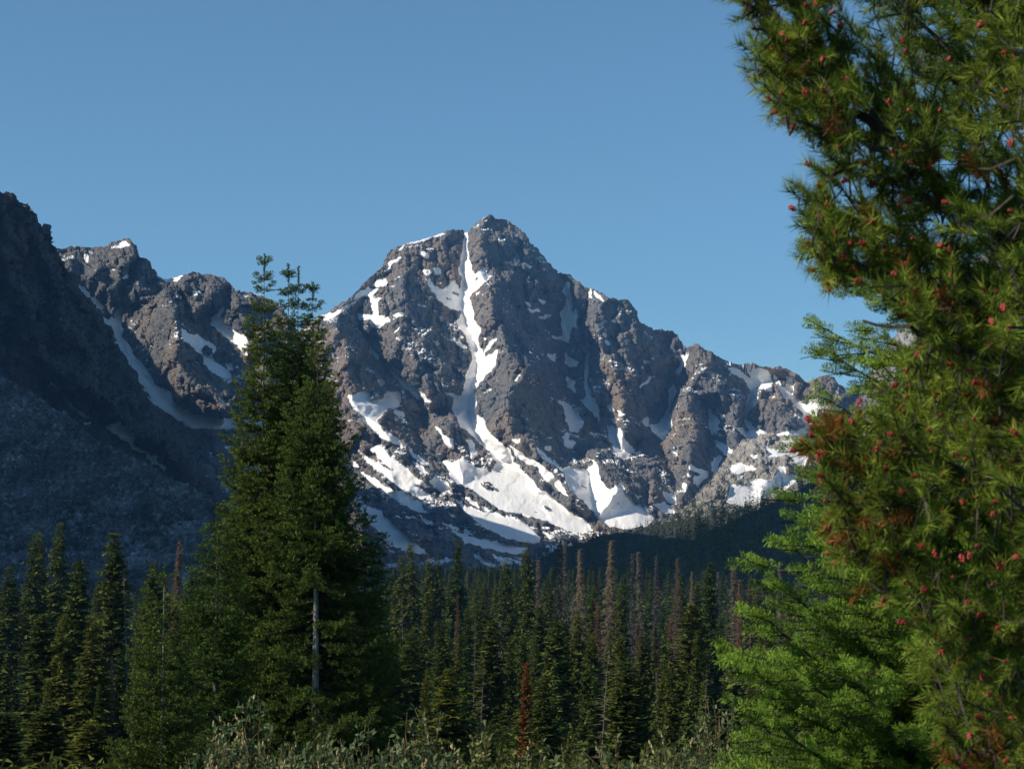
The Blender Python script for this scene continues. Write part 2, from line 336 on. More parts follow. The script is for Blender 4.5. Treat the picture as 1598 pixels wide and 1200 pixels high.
HOLES = Z(480, 580, .3755, [[(713,455),(760,463),(792,495),(760,502),(730,482)],[(960,543),(1025,577),(1000,577)],[(940,570),(982,592),(950,587)],[(735,270),(755,285),(745,290)],[(1245,510),(1320,560),(1290,550)],[(755,295),(772,303),(762,308)],[(750,312),(770,320),(760,328)],[(1110,450),(1170,485),(1150,485)]]) + \
        Z(0, 280, .2667, [[(1168,1000),(1210,968),(1247,990),(1240,1032),(1190,1037)],[(1150,962),(1175,965),(1165,978)]]) + Z(480,320,.2503,[[(1095,935),(1160,905),(1155,920),(1105,950)],[(860,570),(905,590),(900,605),(870,595)],[(1040,450),(1060,440),(1055,470),(1035,490)],[(900,540),(960,560),(935,575),(905,560)]])
SNOW_L = Z(0, 280, .2667, [
 [(648,402),(690,380),(730,371),(768,388),(700,407)],[(495,450),(510,443),(522,465),(515,502),(500,480)],[(508,427),(557,421),(530,437)],[(915,566),(1090,555),(1040,592),(980,602)],[(712,580),(747,548),(750,582)],
 [(453,613),(487,628),(522,668),(532,700),(572,708),(612,745),(590,772),(550,742),(533,712),(498,692)],
 [(678,755),(722,758),(707,800),(717,880),(712,930),(742,950),(792,1030),(862,1110),(915,1205),(830,1205),(788,1150),(758,1070),(688,980),(678,920),(658,860),(618,842),(603,808),(640,822),(650,803),(690,832),(668,790)],
 [(688,733),(722,748),(700,757)],[(328,803),(378,815),(360,827)],
 [(1063,873),(1100,903),(1180,928),(1252,968),(1264,1000),(1232,1040),(1262,1070),(1300,1098),(1342,1118),(1362,1172),(1300,1162),(1220,1112),(1188,1080),(1190,1040),(1140,992),(1080,942)],
 [(1318,1078),(1372,1078),(1365,1112),(1325,1097)],[(1238,820),(1280,778),(1308,733),(1322,738),(1297,790),(1292,820),(1312,848),(1372,878),(1442,918),(1452,982),(1400,982),(1340,942),(1290,892),(1238,857)],
 [(1388,983),(1442,1008),(1447,1032),(1400,1012)],[(1418,678),(1458,683),(1440,694)],[(1030,680),(1057,680),(1040,697)],[(1403,1098),(1460,1108),(1460,1165),(1415,1142)],[(950,878),(972,880),(960,888)],[(300,1185),(330,1198),(320,1204)]]) + \
 Z(0, 560, .2833, [
 [(695,-5),(755,-5),(800,50),(832,100),(872,158),(942,178),(952,240),(1000,273),(1080,308),(1180,323),(1262,338),(1290,392),(1200,388),(1060,378),(980,334),(900,284),(850,242),(798,160),(740,90)],
 [(785,200),(850,238),(905,284),(860,258)],[(288,130),(320,148),(347,200),(412,238),(442,278),(502,327),(450,317),(400,287),(350,222)],[(455,325),(505,380),(480,362)],
 [(563,370),(600,380),(650,353),(690,370),(722,366),(742,410),(767,440),(735,450),(735,470),(800,508),(872,558),(922,607),(880,602),(800,547),(720,492),(650,432)],
 [(1198,218),(1227,228),(1264,267),(1235,252)],[(1158,313),(1212,325),(1190,332)],[(1233,483),(1292,488),(1332,542),(1300,532),(1260,512)],[(1178,628),(1212,650),(1190,652)],[(490,150),(520,155),(505,162)],[(1240,330),(1420,340),(1500,380),(1400,395),(1280,390)]])
SNOW_D = Z(840, 400, .3129, [
 [(945,1060),(1000,1038),(1082,1053),(1092,1062),(1010,1082),(960,1082)],[(1108,948),(1160,965),(1240,970),(1222,922),(1262,912),(1292,970),(1352,1000),(1330,1042),(1288,1042),(1278,1012),(1240,992),(1130,1002),(1150,980)],
 [(933,1128),(1000,1160),(1080,1120),(1180,1110),(1200,1060),(1222,1048),(1242,1090),(1292,1078),(1282,1122),(1222,1172),(1180,1202),(1000,1202),(960,1152)],[(1050,1000),(1090,995),(1080,1010)],[(980,1105),(1020,1100),(1000,1115)]]) + \
 Z(1070, 760, .3667, [[(195,-10),(232,-5),(242,48),(300,38),(380,-2),(412,5),(340,52),(300,77),(220,82),(178,62)],[(100,90),(130,95),(120,108)]])

SURF = {}
def terrain(name, lines, base, top, bot, cols, ny, step, mat, snow, amp, wl, seed, small=(5., 22.), warp=9., jag=2.5,
            scree=None, green=None, back=(0, 1), backn=14, backlen=90, snowspeck=0., octv=4, RG=1., rib=1., ledge=1., fac=1.):
    tx = np.array([t[0] for t in top], float); ty = np.array([t[1] for t in top], float)
    bx = np.array([t[0] for t in bot], float); by = np.array([t[1] for t in bot], float)
    cols = np.asarray(cols, float); N = len(cols)
    yt = np.interp(cols, tx, ty)
    jp = np.stack([cols/26., np.full(N, seed*3.1), np.zeros(N)], -1)
    yt = yt+fbm(jp, 5, .6)*jag
    yb = np.interp(cols, bx, by)
    t = np.linspace(0, 1, ny)[:, None]
    PX = np.broadcast_to(cols, (ny, N)).copy(); PY = yt+(yb-yt)*t
    q = np.stack([PX/70., PY/70., np.full(PX.shape, seed*1.7)], -1)
    wpx = fbm(q, 4, .55)*warp; wpy = fbm(q+31.7, 4, .55)*warp*1.2
    fade = np.clip((PY-yt)/25., 0, 1)
    allx = [p[0] for L in lines for p in L]; ally = [p[1] for L in lines for p in L]
    lines = [[(a, b, v*RG) for a, b, v in L] for L in lines]
    S = tin(lines, min(allx)-1, max(allx)+1, min(ally)-1, max(ally)+1, step)
    R = S(PX+wpx*fade, PY+wpy*fade)
    Y = base(PX, PY)-R
    # snow
    q2 = np.stack([PX/7., PY/7., np.full(PX.shape, seed*2.3)], -1); e1 = fbm(q2, 3, .6)*1.7; e2 = fbm(q2+9.1, 3, .6)*1.7
    sn = np.zeros(PX.shape, bool)
    for p in snow: sn |= inpoly(PX+e1, PY+e2, p)
    for p in HOLES: sn &= ~inpoly(PX+e1, PY+e2, p)
    sn = sn.astype(float); sm = blur(sn, 10); sn = np.clip(blur(sn, 2)*1.6, 0, 1)
    P = pt(PX, PY, Y)
    # large relief moves along the line of sight, small relief along the surface normal
    q3 = P/np.array([wl, wl, wl*1.9])+seed
    r1 = fbm(q3, octv, .52, True)-.35
    q5 = P/np.array([wl*.33, wl*.33, wl*1.5])+seed*2+fbm(P/wl+seed*9, 2)[..., None]*.6
    r1 = r1+(fbm(q5, 3, .5, True)-.3)*.34*rib
    fw = fbm(P/55.+seed*6, 3)*.22
    fc = facets(PX/30.+fw*1.5+PY/140., PY/52.+fw, int(seed*7))*1.0+facets(PX/12.+fw*2-PY/60., PY/19.+fw*2, int(seed*11))*.42+facets(PX/5.+fw*3, PY/7.5+fw*3, int(seed*13))*.17
    r1 = r1*(1-.45*fac)+fc*fac*1.0
    Y = Y-(r1*amp)*(1-.93*np.clip(sm*1.5, 0, 1))*np.clip(.25+fade, 0, 1)
    P = pt(PX, PY, Y)
    du = np.gradient(P, axis=1); dv = np.gradient(P, axis=0)
    nrm = np.cross(du, -dv); nrm /= np.linalg.norm(nrm, axis=-1, keepdims=True)+1e-9
    sg = np.where(nrm[..., 1:2] > 0, -1, 1); nrm *= sg
    sa, sl = small
    q4 = P/np.array([sl, sl, sl*1.5])+seed*5
    rr = fbm(q4, 4, .55, True)
    spk = sm
    wz = P[..., 2]/22.+fbm(P/90.+seed*4, 3)*1.3; st_ = np.abs((wz-np.floor(wz))-.5)*2
    rr = rr+(st_**3)*1.1*ledge
    P = P+nrm*(rr*sa*(1-.95*np.clip(sm*1.6, 0, 1)))[..., None]
    if snowspeck > 0:          # thin leftovers on ledges
        du = np.gradient(P, axis=1); dv = np.gradient(P, axis=0); n2 = np.cross(du, -dv); n2 /= np.linalg.norm(n2, axis=-1, keepdims=True)+1e-9
        up = np.abs(n2[..., 2]); nn = fbm(P/np.array([60., 60., 25.])+3, 4, .6)
        sn = np.maximum(sn, np.clip((up-.72)*7, 0, 1)*np.clip((nn-.52)*6, 0, 1)*snowspeck)
    att = {'snow': sn, 'scree': scree(PX, PY) if scree else np.zeros(PX.shape), 'green': green(PX, PY) if green else np.zeros(PX.shape)}
    # far side of the ridge
    nb = backn; d = np.linspace(0, 1, nb+1)[1:, None, None]
    bdir = np.array([back[0], back[1], 0.]); dist = backlen*10
    B = P[0][None]+bdir*dist*d+np.array([0, 0, -1.])*(dist*.62*d)
    B = B+(fbm(B/70.+seed, 4, .5, True)[..., None])*np.array([0, 0, 1.])*16*np.clip(d*2, 0, 1)
    B = B[::-1]
    P2 = np.concatenate([B, P], 0)
    for k in att: att[k] = np.concatenate([np.zeros((nb, N)), att[k]], 0)
    ny2 = ny+nb
    idx = np.arange(ny2*N).reshape(ny2, N)
    f = np.stack([idx[:-1, :-1], idx[1:, :-1], idx[1:, 1:], idx[:-1, 1:]], -1).reshape(-1, 4)
    me = mkmesh(name, P2.reshape(-1, 3), f, (mat,), att, smooth=False)
    o = link(name, me, kind='structure')
    SURF[name] = (P, PX, PY)
    return o

# the main peak
top_main = [(300,760),(380,640),(440,545),(480,503),(500,495),(540,470),(575,432),(598,416),(606,396),(615,390),(650,377),(700,363),(722,357),(728,361),(740,352),(757,340),(765,337),(780,341),(800,348),(815,360),(830,382),(850,403),(870,427),(888,430),(905,440),(930,455),(950,465),(978,469),(992,483),(997,503),(1020,515),(1040,517),(1050,515),(1060,526),(1072,545),(1085,539),(1100,548),(1120,557),(1140,564),(1160,566),(1175,565),(1200,572),(1225,578),(1240,582),(1258,598),(1275,590),(1290,585),(1298,590),(1310,602),(1330,612),(1380,620),(1440,640),(1560,700)]
def base_main(px, py):
    return 4560-1.5*(np.minimum(py, 650)-340)-3.4*np.maximum(py-650, 0)+.35*(px-760)
L_main = [
 [(250,700,0),(300,760,0),(380,640,0),(440,545,0),(480,503,0),(500,495,10),(540,470,10),(575,432,5),(612,391,0),(650,377,0),(700,363,10),(722,357,-5),(740,352,5),(757,340,20),(780,341,0),(815,360,-20),(850,403,-40),(885,430,-50),(905,440,-40),(930,455,0),(950,465,15),(978,469,0),(997,503,-20),(1020,515,-40),(1050,515,-10),(1072,545,-50),(1085,539,30),(1120,557,10),(1140,564,-20),(1200,572,-10),(1240,582,0),(1260,598,-30),(1290,585,0),(1330,612,-20),(1440,640,-20),(1600,700,0)],
 [(250,340,0),(1600,300,0)], [(250,940,0),(700,940,0),(1000,930,0),(1600,930,0)],
 [(757,340,20),(752,380,55),(750,420,75),(772,455,110),(776,500,130),(792,545,150),(812,590,170),(800,640,190),(815,690,170),(850,730,130),(900,770,80)],   # summit spur
 [(725,358,-5),(725,400,-20),(724,450,-25),(727,500,-25),(745,550,5),(745,590,30),(730,640,40),(740,672,40),(790,722,30),(850,770,20),(930,822,0),(1000,880,0)],   # central couloir
 [(700,363,10),(672,400,30),(648,432,48),(628,470,65),(618,510,80),(630,550,100),(655,590,120),(672,622,130),(690,660,120),(700,700,100)],
 [(590,420,0),(575,470,-5),(565,500,-20),(578,545,-45),(620,590,-40),(665,625,-15),(690,640,40)],
 [(505,495,20),(527,510,80),(532,540,110),(540,590,130),(560,640,140),(600,690,120),(650,740,70)],
 [(440,560,-30),(470,640,-30),(540,720,-20),(620,790,0),(700,860,0)],
 [(878,428,-60),(884,470,-110),(886,520,-135),(890,570,-125),(898,650,-75),(905,700,-40)],
 [(900,445,-40),(903,500,-90),(905,560,-110),(908,600,-110)],
 [(916,450,-50),(913,500,-140),(915,560,-145),(917,610,-115),(930,650,-80),(962,690,-60),(985,712,-20),(1020,760,0)],
 [(945,463,10),(926,478,0),(930,520,10),(942,560,20),(960,600,40),(968,650,60),(975,690,60)],
 [(978,469,0),(985,520,-10),(1000,570,-40),(1010,620,-70)],
 [(1072,545,-50),(1060,590,-130),(1047,625,-150),(1036,665,-130),(1020,690,-80),(1040,740,-40),(1060,790,-20)],
 [(1082,600,-30),(1068,620,40),(1060,655,70),(1058,700,90),(1080,715,100),(1090,660,80),(1084,610,10)],
 [(1112,640,-60),(1112,700,-60),(1120,740,-40)],
 [(1085,539,30),(1098,575,20),(1128,610,20),(1150,640,20),(1155,690,20)],
 [(1150,570,-30),(1182,605,-70),(1168,645,-90),(1170,685,-60)],
 [(1187,618,0),(1212,655,20),(1245,690,30)],
 [(1230,598,-40),(1245,630,-50),(1270,665,-30),(1300,700,0)],
 [(1278,600,0),(1275,640,10),(1300,650,0)],
 [(935,715,40),(948,738,95),(960,765,95),(985,790,20)], [(915,735,10),(925,770,10)],
 [(620,640,60),(660,690,40),(720,760,20),(760,800,10)],
]
def scree_main(px, py):
    m = np.zeros(px.shape)
    for p in ([(540,720),(620,760),(700,770),(760,800),(850,820),(930,850),(880,870),(760,870),(600,820)],[(930,740),(990,770),(1060,800),(1000,840),(960,820),(900,770)],[(480,500),(580,470),(600,540),(540,520)]): m[inpoly(px, py, p)] = 1
    return blur(m, 12)
terrain('mountain_peak', L_main, base_main, top_main, [(300,900),(1560,900)], np.arange(330, 1450, 1.0), 520, 1.5, M_peak,
        SNOW_A+SNOW_B+SNOW_C, amp=27, wl=140, RG=1.4, seed=1.3, small=(2.0, 9.), scree=scree_main, snowspeck=.8, backlen=90)

# the jagged ridge to its left
top_l = [(-500,110),(-300,190),(-100,290),(0,355),(40,380),(70,386),(90,388),(110,385),(125,388),(150,388),(168,386),(178,379),(195,376),(204,378),(212,385),(215,398),(228,404),(236,415),(248,430),(262,436),(290,430),(300,427),(330,431),(350,437),(362,442),(366,452),(390,456),(410,462),(440,480),(470,530),(500,600),(530,700),(560,800),(585,900)]  # far-left end, hidden behind the cliff, is added to shade the lower buttress
L_left = [
 [(-500,330,0),(0,380,0),(90,388,0),(150,388,-10),(178,379,0),(204,378,15),(215,400,-30),(228,404,10),(248,430,-20),(262,436,-25),(290,430,-5),(330,431,0),(362,442,0),(390,456,-20),(440,478,-10),(470,530,0),(500,600,0),(585,900,0)],
 [(-500,300,0),(700,300,0)],[(-500,960,0),(700,960,0)],
 [(204,378,15),(206,400,45),(196,425,60),(185,440,50)],[(215,400,-30),(203,430,-35),(192,455,-30),(188,485,-70),(190,530,-80),(220,580,-70),(262,632,-30),(350,665,-20),(450,700,0)],
 [(228,404,10),(222,425,30),(208,450,40),(200,465,20)],
 [(90,420,0),(120,440,-20),(150,480,-40),(175,530,-60)],[(150,440,20),(160,460,30),(175,470,0)],
 [(248,432,-20),(252,455,40),(262,472,110),(272,505,150),(288,560,170),(310,610,180),(345,645,150)],
 [(262,437,-30),(285,475,-20),(290,510,20),(320,560,0),(360,600,0)],
 [(300,428,10),(292,455,50),(312,478,60)],[(330,431,10),(322,465,45),(330,480,30)],[(352,480,-30),(332,500,-30),(365,540,-20),(400,580,0)],[(362,442,10),(365,480,40),(380,520,40)],
]
terrain('mountain_ridge', L_left, lambda px, py: 3350-1.45*(py-380)+.2*(px-200)-np.maximum(60-px, 0)*2.0, top_l, [(-500,905),(640,905)], np.concatenate([np.arange(-500, 20, 6.), np.arange(20, 584, 1.0)]), 430, 1.5, M_left,
        SNOW_L, amp=25, wl=120, seed=4.1, small=(1.8, 8.), snowspeck=.7, backlen=60)

# the near cliff on the left edge, running on out of the picture towards the viewer
top_c = [(-1400,-800),(-1250,-1500),(-1100,-1650),(-900,-1350),(-700,-1050),(-550,-720),(-400,-420),(-200,-60),(-80,190),(-30,275),(0,301),(20,307),(30,317),(50,324),(57,338),(60,352),(75,358),(85,378),(90,398),(100,415),(115,435),(140,472),(165,503),(180,535),(200,575),(225,615),(260,660),(300,720),(360,790),(430,850),(520,890)]  # crest beyond the frame is unseen, shaped so its shadow covers talus and spur
L_cl = [
 [(-1500,-1650,0),(-1100,-1650,0),(-700,-1050,0),(-200,-60,0),(0,301,0),(60,352,0),(115,435,0),(180,535,0),(260,660,0),(360,790,0),(520,890,0)],
 [(-1500,-1800,0),(600,-1800,0)],[(-1500,1100,0),(600,1000,0)],
 [(0,320,10),(20,400,60),(40,480,90),(70,560,110)],[(60,360,10),(85,440,70),(110,520,110),(150,600,120)],[(40,360,-10),(62,450,0),(85,540,20)],[(100,430,-10),(130,520,10),(175,610,20)],[(-60,300,0),(-40,420,80),(-20,520,100)],[(-10,330,-30),(0,450,0),(20,560,20)]]
cols = np.concatenate([np.arange(-1400, -20, 7.0), np.arange(-20, 520, 1.1)])
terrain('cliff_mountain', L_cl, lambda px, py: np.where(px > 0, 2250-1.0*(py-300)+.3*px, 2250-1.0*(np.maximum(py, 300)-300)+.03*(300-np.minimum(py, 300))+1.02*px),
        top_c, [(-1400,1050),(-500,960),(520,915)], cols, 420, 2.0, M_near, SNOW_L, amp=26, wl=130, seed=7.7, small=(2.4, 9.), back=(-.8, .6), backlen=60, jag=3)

# boulder slope below it
top_t = [(-1900,-100),(-1200,100),(-700,330),(-300,480),(0,590),(30,604),(57,619),(85,638),(113,656),(159,692),(198,713),(244,736),(283,760),(326,778),(345,800),(420,858),(520,905)]
L_t = [[(x, y, 0) for x, y in top_t], [(-1900,-300,0),(600,-300,0)],[(-1900,1200,0),(600,1200,0)],
       [(0,600,0),(120,690,20),(240,780,20),(320,850,0)],[(0,700,-10),(120,780,-10),(220,860,0)],[(60,640,-15),(160,720,-15),(280,810,-10)]]
def green_t(px, py):
    q = np.stack([px/60., py/22., np.zeros(px.shape)], -1); return np.clip(fbm(q, 3)*2+.1, 0, 1)*np.clip((py-640)/160., 0, 1)
cols = np.concatenate([np.arange(-1900, -20, 8.0), np.arange(-20, 520, 1.1)])
terrain('talus_slope', L_t, lambda px, py: 1720-1.75*(py-590)+np.where(px > 0, -.5*px, .45*px)*1.0, top_t, [(-1900,900),(-500,920),(520,935)], cols, 330, 2.0, M_talus, [],
        amp=11, wl=60, seed=9.2, small=(2.6, 6.5), jag=2, scree=lambda a, b: np.ones(a.shape)*.8, green=green_t, backn=6, backlen=12, octv=5, rib=.3, ledge=0., fac=.2)

# granite dome, wooded hill in the sun and shaded wooded spur on the right
top_d = [(1000,850),(1040,815),(1070,790),(1095,765),(1118,742),(1135,715),(1160,690),(1190,680),(1215,678),(1245,682),(1275,700),(1310,690),(1340,630),(1352,600),(1362,575),(1400,520),(1500,420),(1700,300),(1900,260)]
L_d = [[(x, y, 0) for x, y in top_d], [(980,200,0),(1920,200,0)],[(980,980,0),(1920,980,0)],[(1190,680,20),(1160,720,40),(1120,770,40),(1080,810,20)],[(1260,700,-30),(1240,740,-20),(1190,790,0)],[(1140,715,10),(1200,735,30),(1250,720,0)]]
terrain('granite_dome', L_d, lambda px, py: 2950-2.3*(py-680), top_d, [(1000,880),(1900,880)], np.concatenate([np.arange(1000, 1450, 1.2), np.arange(1450, 1900, 6)]), 220, 2., M_dome, SNOW_D,
        amp=12, wl=70, seed=11.4, small=(2.2, 12.), warp=5, jag=1.5, green=lambda px, py: np.clip((py-730)/60, 0.25, 1), backlen=30)
top_h = [(780,905),(830,880),(870,858),(920,842),(1000,828),(1060,812),(1110,805),(1160,800),(1210,798),(1300,800),(1900,700)]
terrain('sunlit_hill', [[(x, y, 0) for x, y in top_h], [(760,500,0),(1920,500,0)],[(760,1000,0),(1920,1000,0)]], lambda px, py: 2450-6*(py-800)+.15*(px-1000), top_h, [(780,925),(1900,925)],
        np.arange(780, 1900, 3), 90, 3., M_hill, [], amp=6, wl=60, seed=13.3, small=(1.5, 9.), jag=2, backlen=25, rib=0., ledge=0., fac=0.)
top_s = [(900,925),(960,912),(1010,890),(1060,860),(1105,830),(1160,805),(1210,785),(1250,765),(1290,735),(1350,690),(1500,600),(1900,480)]
terrain('wooded_spur', [[(x, y, 0) for x, y in top_s], [(800,400,0),(1920,400,0)],[(800,1000,0),(1920,1000,0)]], lambda px, py: 1650-3.2*(py-760)+.2*(px-1200), top_s, [(900,935),(1900,935)],
        np.arange(900, 1900, 3), 90, 3., M_hill, [], amp=5, wl=60, seed=15.3, small=(1.2, 8.), jag=2, backlen=20, rib=0., ledge=0., fac=0.)

# valley floor and the knoll the viewer stands on, one sheet
GY = [-400, 0, 6, 12, 20, 35, 60, 75, 110, 150, 200, 300, 450, 700, 1000, 1500, 2500, 12000]
GZ = [6, 0, -.25, -.9, -1.9, -3.6, -6.2, -7.8, -12, -15, -18.5, -24, -28, -29, -27, -30, -38, -60]
def ground(x, y):
    z = np.interp(y, GY, GZ)
    q = np.stack(np.broadcast_arrays(x/40., y/40., 0*x), -1)
    return z+fbm(q, 3)*(np.clip(y/60., 0, 1)*.25+np.clip((y-80)/60., 0, 1)*.9)
def make_ground():
    ys = np.concatenate([np.linspace(-400, 0, 12), np.linspace(1, 120, 90), np.linspace(125, 1200, 110), np.linspace(1250, 12000, 50)])
    xs = np.concatenate([-np.geomspace(9000, 3, 90), [0], np.geomspace(3, 9000, 90)])
    X, Yg = np.meshgrid(xs, ys); Zg = ground(X, Yg)
    m, n, l, b, out = newmat('meadow_ground')
    g = n.new('ShaderNodeNewGeometry').outputs['Position']
    t = tex(n, l, 'ShaderNodeTexNoise', .4, g, Detail=8.0, Roughness=.7)
    l.new(ramp(n, l, t.outputs[0], [(.35, (.012, .016, .008)), (.55, (.028, .036, .014)), (.7, (.05, .045, .025))]), b.inputs['Base Color'])
    b.inputs['Roughness'].default_value = 1.0; b.inputs['Specular IOR Level'].default_value = 0
    idx = np.arange(X.size).reshape(X.shape)
    f = np.stack([idx[:-1, :-1], idx[:-1, 1:], idx[1:, 1:], idx[1:, :-1]], -1).reshape(-1, 4)
    link('ground', mkmesh('ground', np.stack([X, Yg, Zg], -1), f, (m,), smooth=True), kind='structure')
make_ground()

# ------------------------------------------------------------------ tree building blocks
def frames(D, roll=None, rs=None):
    D = D/(np.linalg.norm(D, axis=-1, keepdims=True)+1e-9)
    up = np.zeros_like(D); up[:, 2] = 1
    S = np.cross(D, up); L = np.linalg.norm(S, axis=-1, keepdims=True); S = np.where(L > .05, S/(L+1e-9), np.array([1., 0, 0]))
    U = np.cross(S, D); return D, S, U
def stamp(T, O, D, scale, rs, jitter=0.):
    """copies of template triangles T (m,3,3) [along, side, up] at O with direction D"""
    D, S, U = frames(D)
    if jitter:
        a = rs.normal(0, jitter, len(O))[:, None]; S, U = S*np.cos(a)+U*np.sin(a), U*np.cos(a)-S*np.sin(a)
    M = np.stack([D, S, U], 1)*scale[:, None, None]            # (n,3,3)
    return (np.einsum('mka,nab->nmkb', T, M)+O[:, None, None, :]).reshape(-1, 3, 3)
def needle_template(rs, n, L, nl, nw, brush=60, upbias=.5, blunt=False, base=0.):
    """n thin triangles along a shoot of length L; needles of length nl"""
    T = []
    for k in range(n):
        s = base+(L-base)*(k+rs.rand())/n; a = rs.uniform(0, 2*math.pi)
        ang = math.radians(brush+rs.normal(0, 10))
        dd = np.array([math.cos(ang), math.sin(ang)*math.cos(a), math.sin(ang)*math.sin(a)+upbias*.6]); dd /= np.linalg.norm(dd)
        w = np.cross(dd, rs.normal(0, 1, 3)); w /= np.linalg.norm(w)
        p = np.array([s, 0, 0]); ln = nl*rs.uniform(.75, 1.1)
        T.append([p, p+dd*ln-w*nw/2, p+dd*ln+w*nw/2] if blunt else [p-w*nw/2, p+w*nw/2, p+dd*ln])
    return np.array(T)
def stick_tris(A, B, ra, rb):
    """tapered three-sided sticks from A to B"""
    A = np.asarray(A, float); B = np.asarray(B, float); D, S, U = frames(B-A)
    ra = np.broadcast_to(np.asarray(ra, float), (len(A),))[:, None]; rb = np.broadcast_to(np.asarray(rb, float), (len(A),))[:, None]
    ring = [(math.cos(a), math.sin(a)) for a in (0, 2.094, 4.189)]
    a = [A+(S*c+U*s)*ra for c, s in ring]; b = [B+(S*c+U*s)*rb for c, s in ring]
    T = []
    for i in range(3):
        j = (i+1) % 3; T.append(np.stack([a[i], a[j], b[j]], 1)); T.append(np.stack([a[i], b[j], b[i]], 1))
    return np.concatenate(T, 0)
def tri_mesh(name, T, mat, tint=None):
    T = np.asarray(T).reshape(-1, 3, 3); n = len(T)
    return mkmesh(name, T.reshape(-1, 3), np.arange(3*n).reshape(n, 3), (mat,), {'tint': np.repeat(tint, 3)} if tint is not None else None)
def tube_mesh(name, pts, rad, mat, sides=10, rs=None, lump=.06):
    pts = np.asarray(pts, float); n = len(pts); V = []
    for i in range(n):
        d = pts[min(i+1, n-1)]-pts[max(i-1, 0)]; D, S, U = frames(d[None])
        for k in range(sides):
            a = 2*math.pi*k/sides; r = rad[i]*(1+(rs.uniform(-lump, lump) if rs is not None else 0))
            V.append(pts[i]+(S[0]*math.cos(a)+U[0]*math.sin(a))*r)
    f = [(i*sides+k, i*sides+(k+1) % sides, (i+1)*sides+(k+1) % sides, (i+1)*sides+k) for i in range(n-1) for k in range(sides)]
    return mkmesh(name, np.array(V), np.array(f), (mat,), smooth=True)

